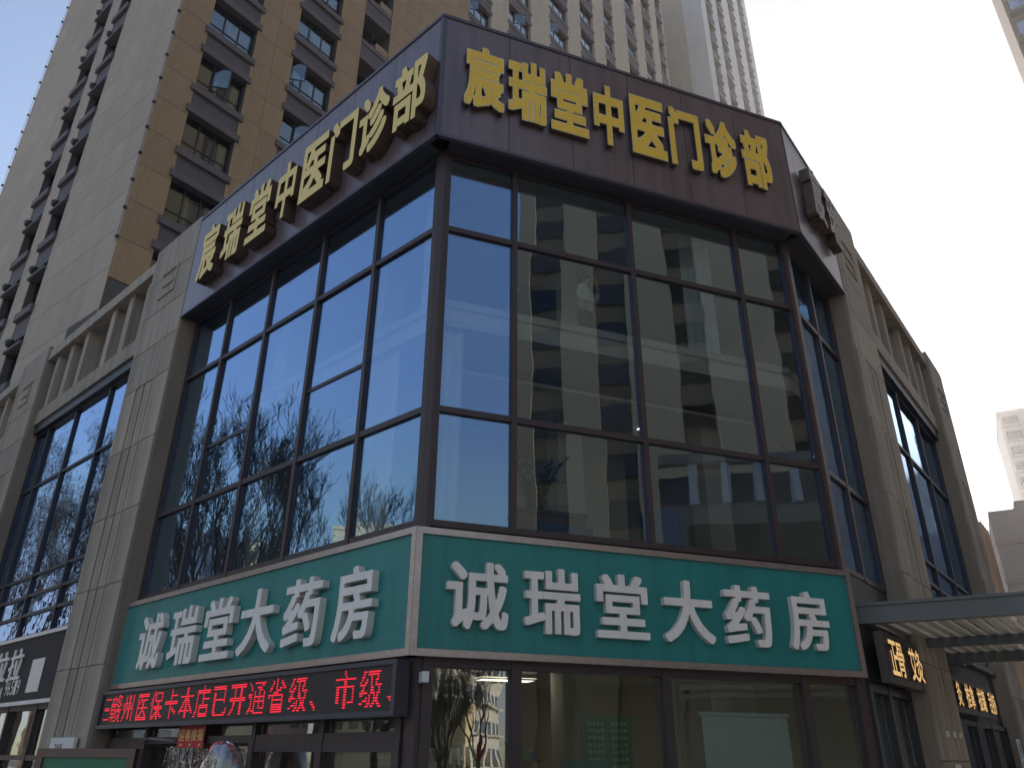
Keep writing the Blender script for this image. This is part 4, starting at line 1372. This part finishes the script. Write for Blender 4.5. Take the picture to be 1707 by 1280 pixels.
# far blocks on the left, mirrored low in the left glazing
def mirrored_L(u, dist):
    c = FL.m.inverted() @ Vector((0, 0, 0))
    dx, dy = (-u - c.x), (0 - c.y)
    L = math.hypot(dx, dy)
    return FL.w(-u + dx / L * dist, -dy / L * dist, 0)
p = mirrored_L(4.3, 120)
simple_block('apartment_block', 'sunlit cream tower mirrored above the green sign', Frame((p.x, p.y, 0), 110), 9, 9, 33, M['cream'], 3, 12, 3.0, 1.8, 1.5, 3.1, 0, 'window_dark', None, True)
p = mirrored_L(2.9, 135)
simple_block('apartment_block', 'reddish apartment block mirrored between the bare branches', Frame((p.x, p.y, 0), 110), 10, 10, 34, M['pink'], 3, 12, 3.0, 1.8, 1.5, 3.1, 0, 'window_dark', None, True)
p = mirrored_L(0.2, 140)
simple_block('apartment_block', 'pale stepped block mirrored beside the corner post', Frame((p.x, p.y, 0), 90), 14, 10, 42, M['cream'], 6, 12, 3.0, 1.8, 1.5, 3.1, 0.5, 'window_dark', None, True)
p = mirrored_L(7.7, 100)
simple_block('apartment_block', 'white office block mirrored at the far left foot of the glazing', Frame((p.x, p.y, 0), 130), 10, 12, 30, M['tower_pale'], 4, 9, 3.0, 1.8, 1.5, 3.1, 0, 'window_dark', None, True)

# building across the passage, mirrored in the corner facade
OP = thing('shop_building', 'tan building across the passage, mirrored in the corner glazing', 'building', F3.w(-2.5, -20, GZ))
OF = Frame(F3.w(45, -20, 0), A3 + 180)       # its front: x to the right as seen from our side is towards -F3.x
bx('podium_wall', (0, 47.5, 0, 22, GZ, 11.3), M['stone'], OP, OF)
bx('cap_beam', (0, 47.5, -0.3, 0.2, 13.1, 13.5), M['stone'], OP, OF)
bx('parapet_wall', (0, 47.5, 2.4, 2.8, 11.3, 13.4), M['tower_grey'], OP, OF)
for k in range(33):
    bx('fin', (0.5 + k * 1.42, 0.85 + k * 1.42, -0.2, 0.6, 11.31, 13.099), M['white_letter'], OP, OF)
for k in range(6):
    x0 = 1.5 + k * 7.8
    pm = shared('opw', lambda: MB().box(0, 6.0, -0.08, -0.02, 0, 5.8).mesh('window_pane', M['window_dark']))
    obj('window_pane', pm, OP, OF, (x0, 0, 4.6))
    for j in range(4):
        bx('mullion', (x0 + j * 1.97, x0 + j * 1.97 + 0.1, -0.16, -0.081, 4.6, 10.4), M['frame2'], OP, OF)
for k in range(9):
    bx('louvre_slat', (2, 47.4, -2.6 + 0.0, -2.5, 3.6 + k * 0.26, 3.74 + k * 0.26), M['louvre'], OP, OF)
for i, ch in enumerate('养生堂馆'):
    me = letter_mesh(ch, 1.0, 1.2, 0.1, [M['clinic_letter'], M['clinic_letter']], 0.03)
    obj('letter', me, OP, OF, (38.0 + i * 1.6, -2.62, 4.6))
for x in (2.2, 17, 32, 47.2):
    bx('louvre_post', (x - 0.1, x + 0.1, -2.49, -2.3, GZ, 5.95), M['canopy'], OP, OF)
OT = thing('tower_block', 'tan residential tower across the passage, mirrored in the corner glazing', 'building', F3.w(-12, -36.5, GZ))
TO = Frame(F3.w(34, -36.5, 0), A3 + 180)
part('wall', MB().prism([(0, 0.4), (46, 0.4), (42.5, 14), (0, 14)], GZ, 92), M['tower_brown'], OT, TO)
k = 0
x = 0.6
while x < 45:
    w = (3.4, 2.6, 4.2)[k % 3]
    if x + w > 45.9:
        w = 45.9 - x
    bx('wall_pier', (x, x + w, 0, 0.399, GZ, 92), M['warm_pier'], OT, TO)
    if x + w + 2.2 < 46:
        ms_o = shared('opwin', lambda: (MB().box(-1.05, 1.05, 0.2, 0.39, 0, 1.7).mesh('window', M['frame2']), MB().box(-1.0, 1.0, 0.17, 0.199, 0.05, 1.65).mesh('pane', M['window_dim'])))
        for r_ in range(13):
            o = obj('window', ms_o[0], OT, TO, (x + w + 1.1, 0, 12.0 + r_ * FH))
            pp = bpy.data.objects.new('pane', ms_o[1])
            COL.objects.link(pp)
            pp.parent = o
    x += w + 2.2
    k += 1

# behind the photographer to the right: block and trees mirrored in the narrow ground-floor pane
simple_block('apartment_block', 'grey apartment block mirrored in the narrow pharmacy pane', Frame((62.0, -62.0, 0), 142), 30, 12, 17, M['far_tower'], 10, 5, 1.0, 1.8, 1.5, 3.1, 0.6)
simple_block('apartment_block', 'low cream house mirrored behind branches in the narrow pharmacy pane', Frame((40.0, -40.0, 0), 142), 9, 8, 5.2, M['cream'], 3, 1, 1.0, 1.4, 1.5, 3.0)
for i, (x, y, k, s, lb) in enumerate(((19.0, -16.5, 0, 0.62, 'bare tree mirrored at the left of the narrow pharmacy pane'), (24.0, -19.5, 1, 0.6, 'bare tree mirrored in the middle of the narrow pharmacy pane'),
                                      (26.5, -26.0, 2, 0.7, 'bare tree mirrored at the right of the narrow pharmacy pane'))):
    t = thing('bare_tree', lb, 'tree', (x, y, GZ), 'bare trees behind the photographer')
    for nm, me in zip(('trunk', 'crown'), tm[k]):
        o = bpy.data.objects.new(nm, me)
        COL.objects.link(o)
        o.parent = t
        if nm == 'crown':
            o['kind'] = 'stuff'
    t.rotation_euler = (0, 0, i * 1.9)
    t.scale = (s, s, 1.2 * s)

# ------------------------------------------------------------------ winter haze
hz = part('haze', MB().box(-400, 400, -400, 500, GZ - 3.0, 137.5), M['paving'], None)
hz['kind'] = 'stuff'
hm = bpy.data.materials.new('haze_air')
hm.use_nodes = True
hm.node_tree.nodes.clear()
_ho = hm.node_tree.nodes.new('ShaderNodeOutputMaterial')
_hv = hm.node_tree.nodes.new('ShaderNodeVolumePrincipled')
_hv.inputs['Color'].default_value = (0.93, 0.95, 1.0, 1)
_hv.inputs['Density'].default_value = 0.0005
_hv.inputs['Anisotropy'].default_value = 0.6
hm.node_tree.links.new(_hv.outputs[0], _ho.inputs['Volume'])
hz.data.materials.clear()
hz.data.materials.append(hm)
scene.cycles.volume_bounces = 0
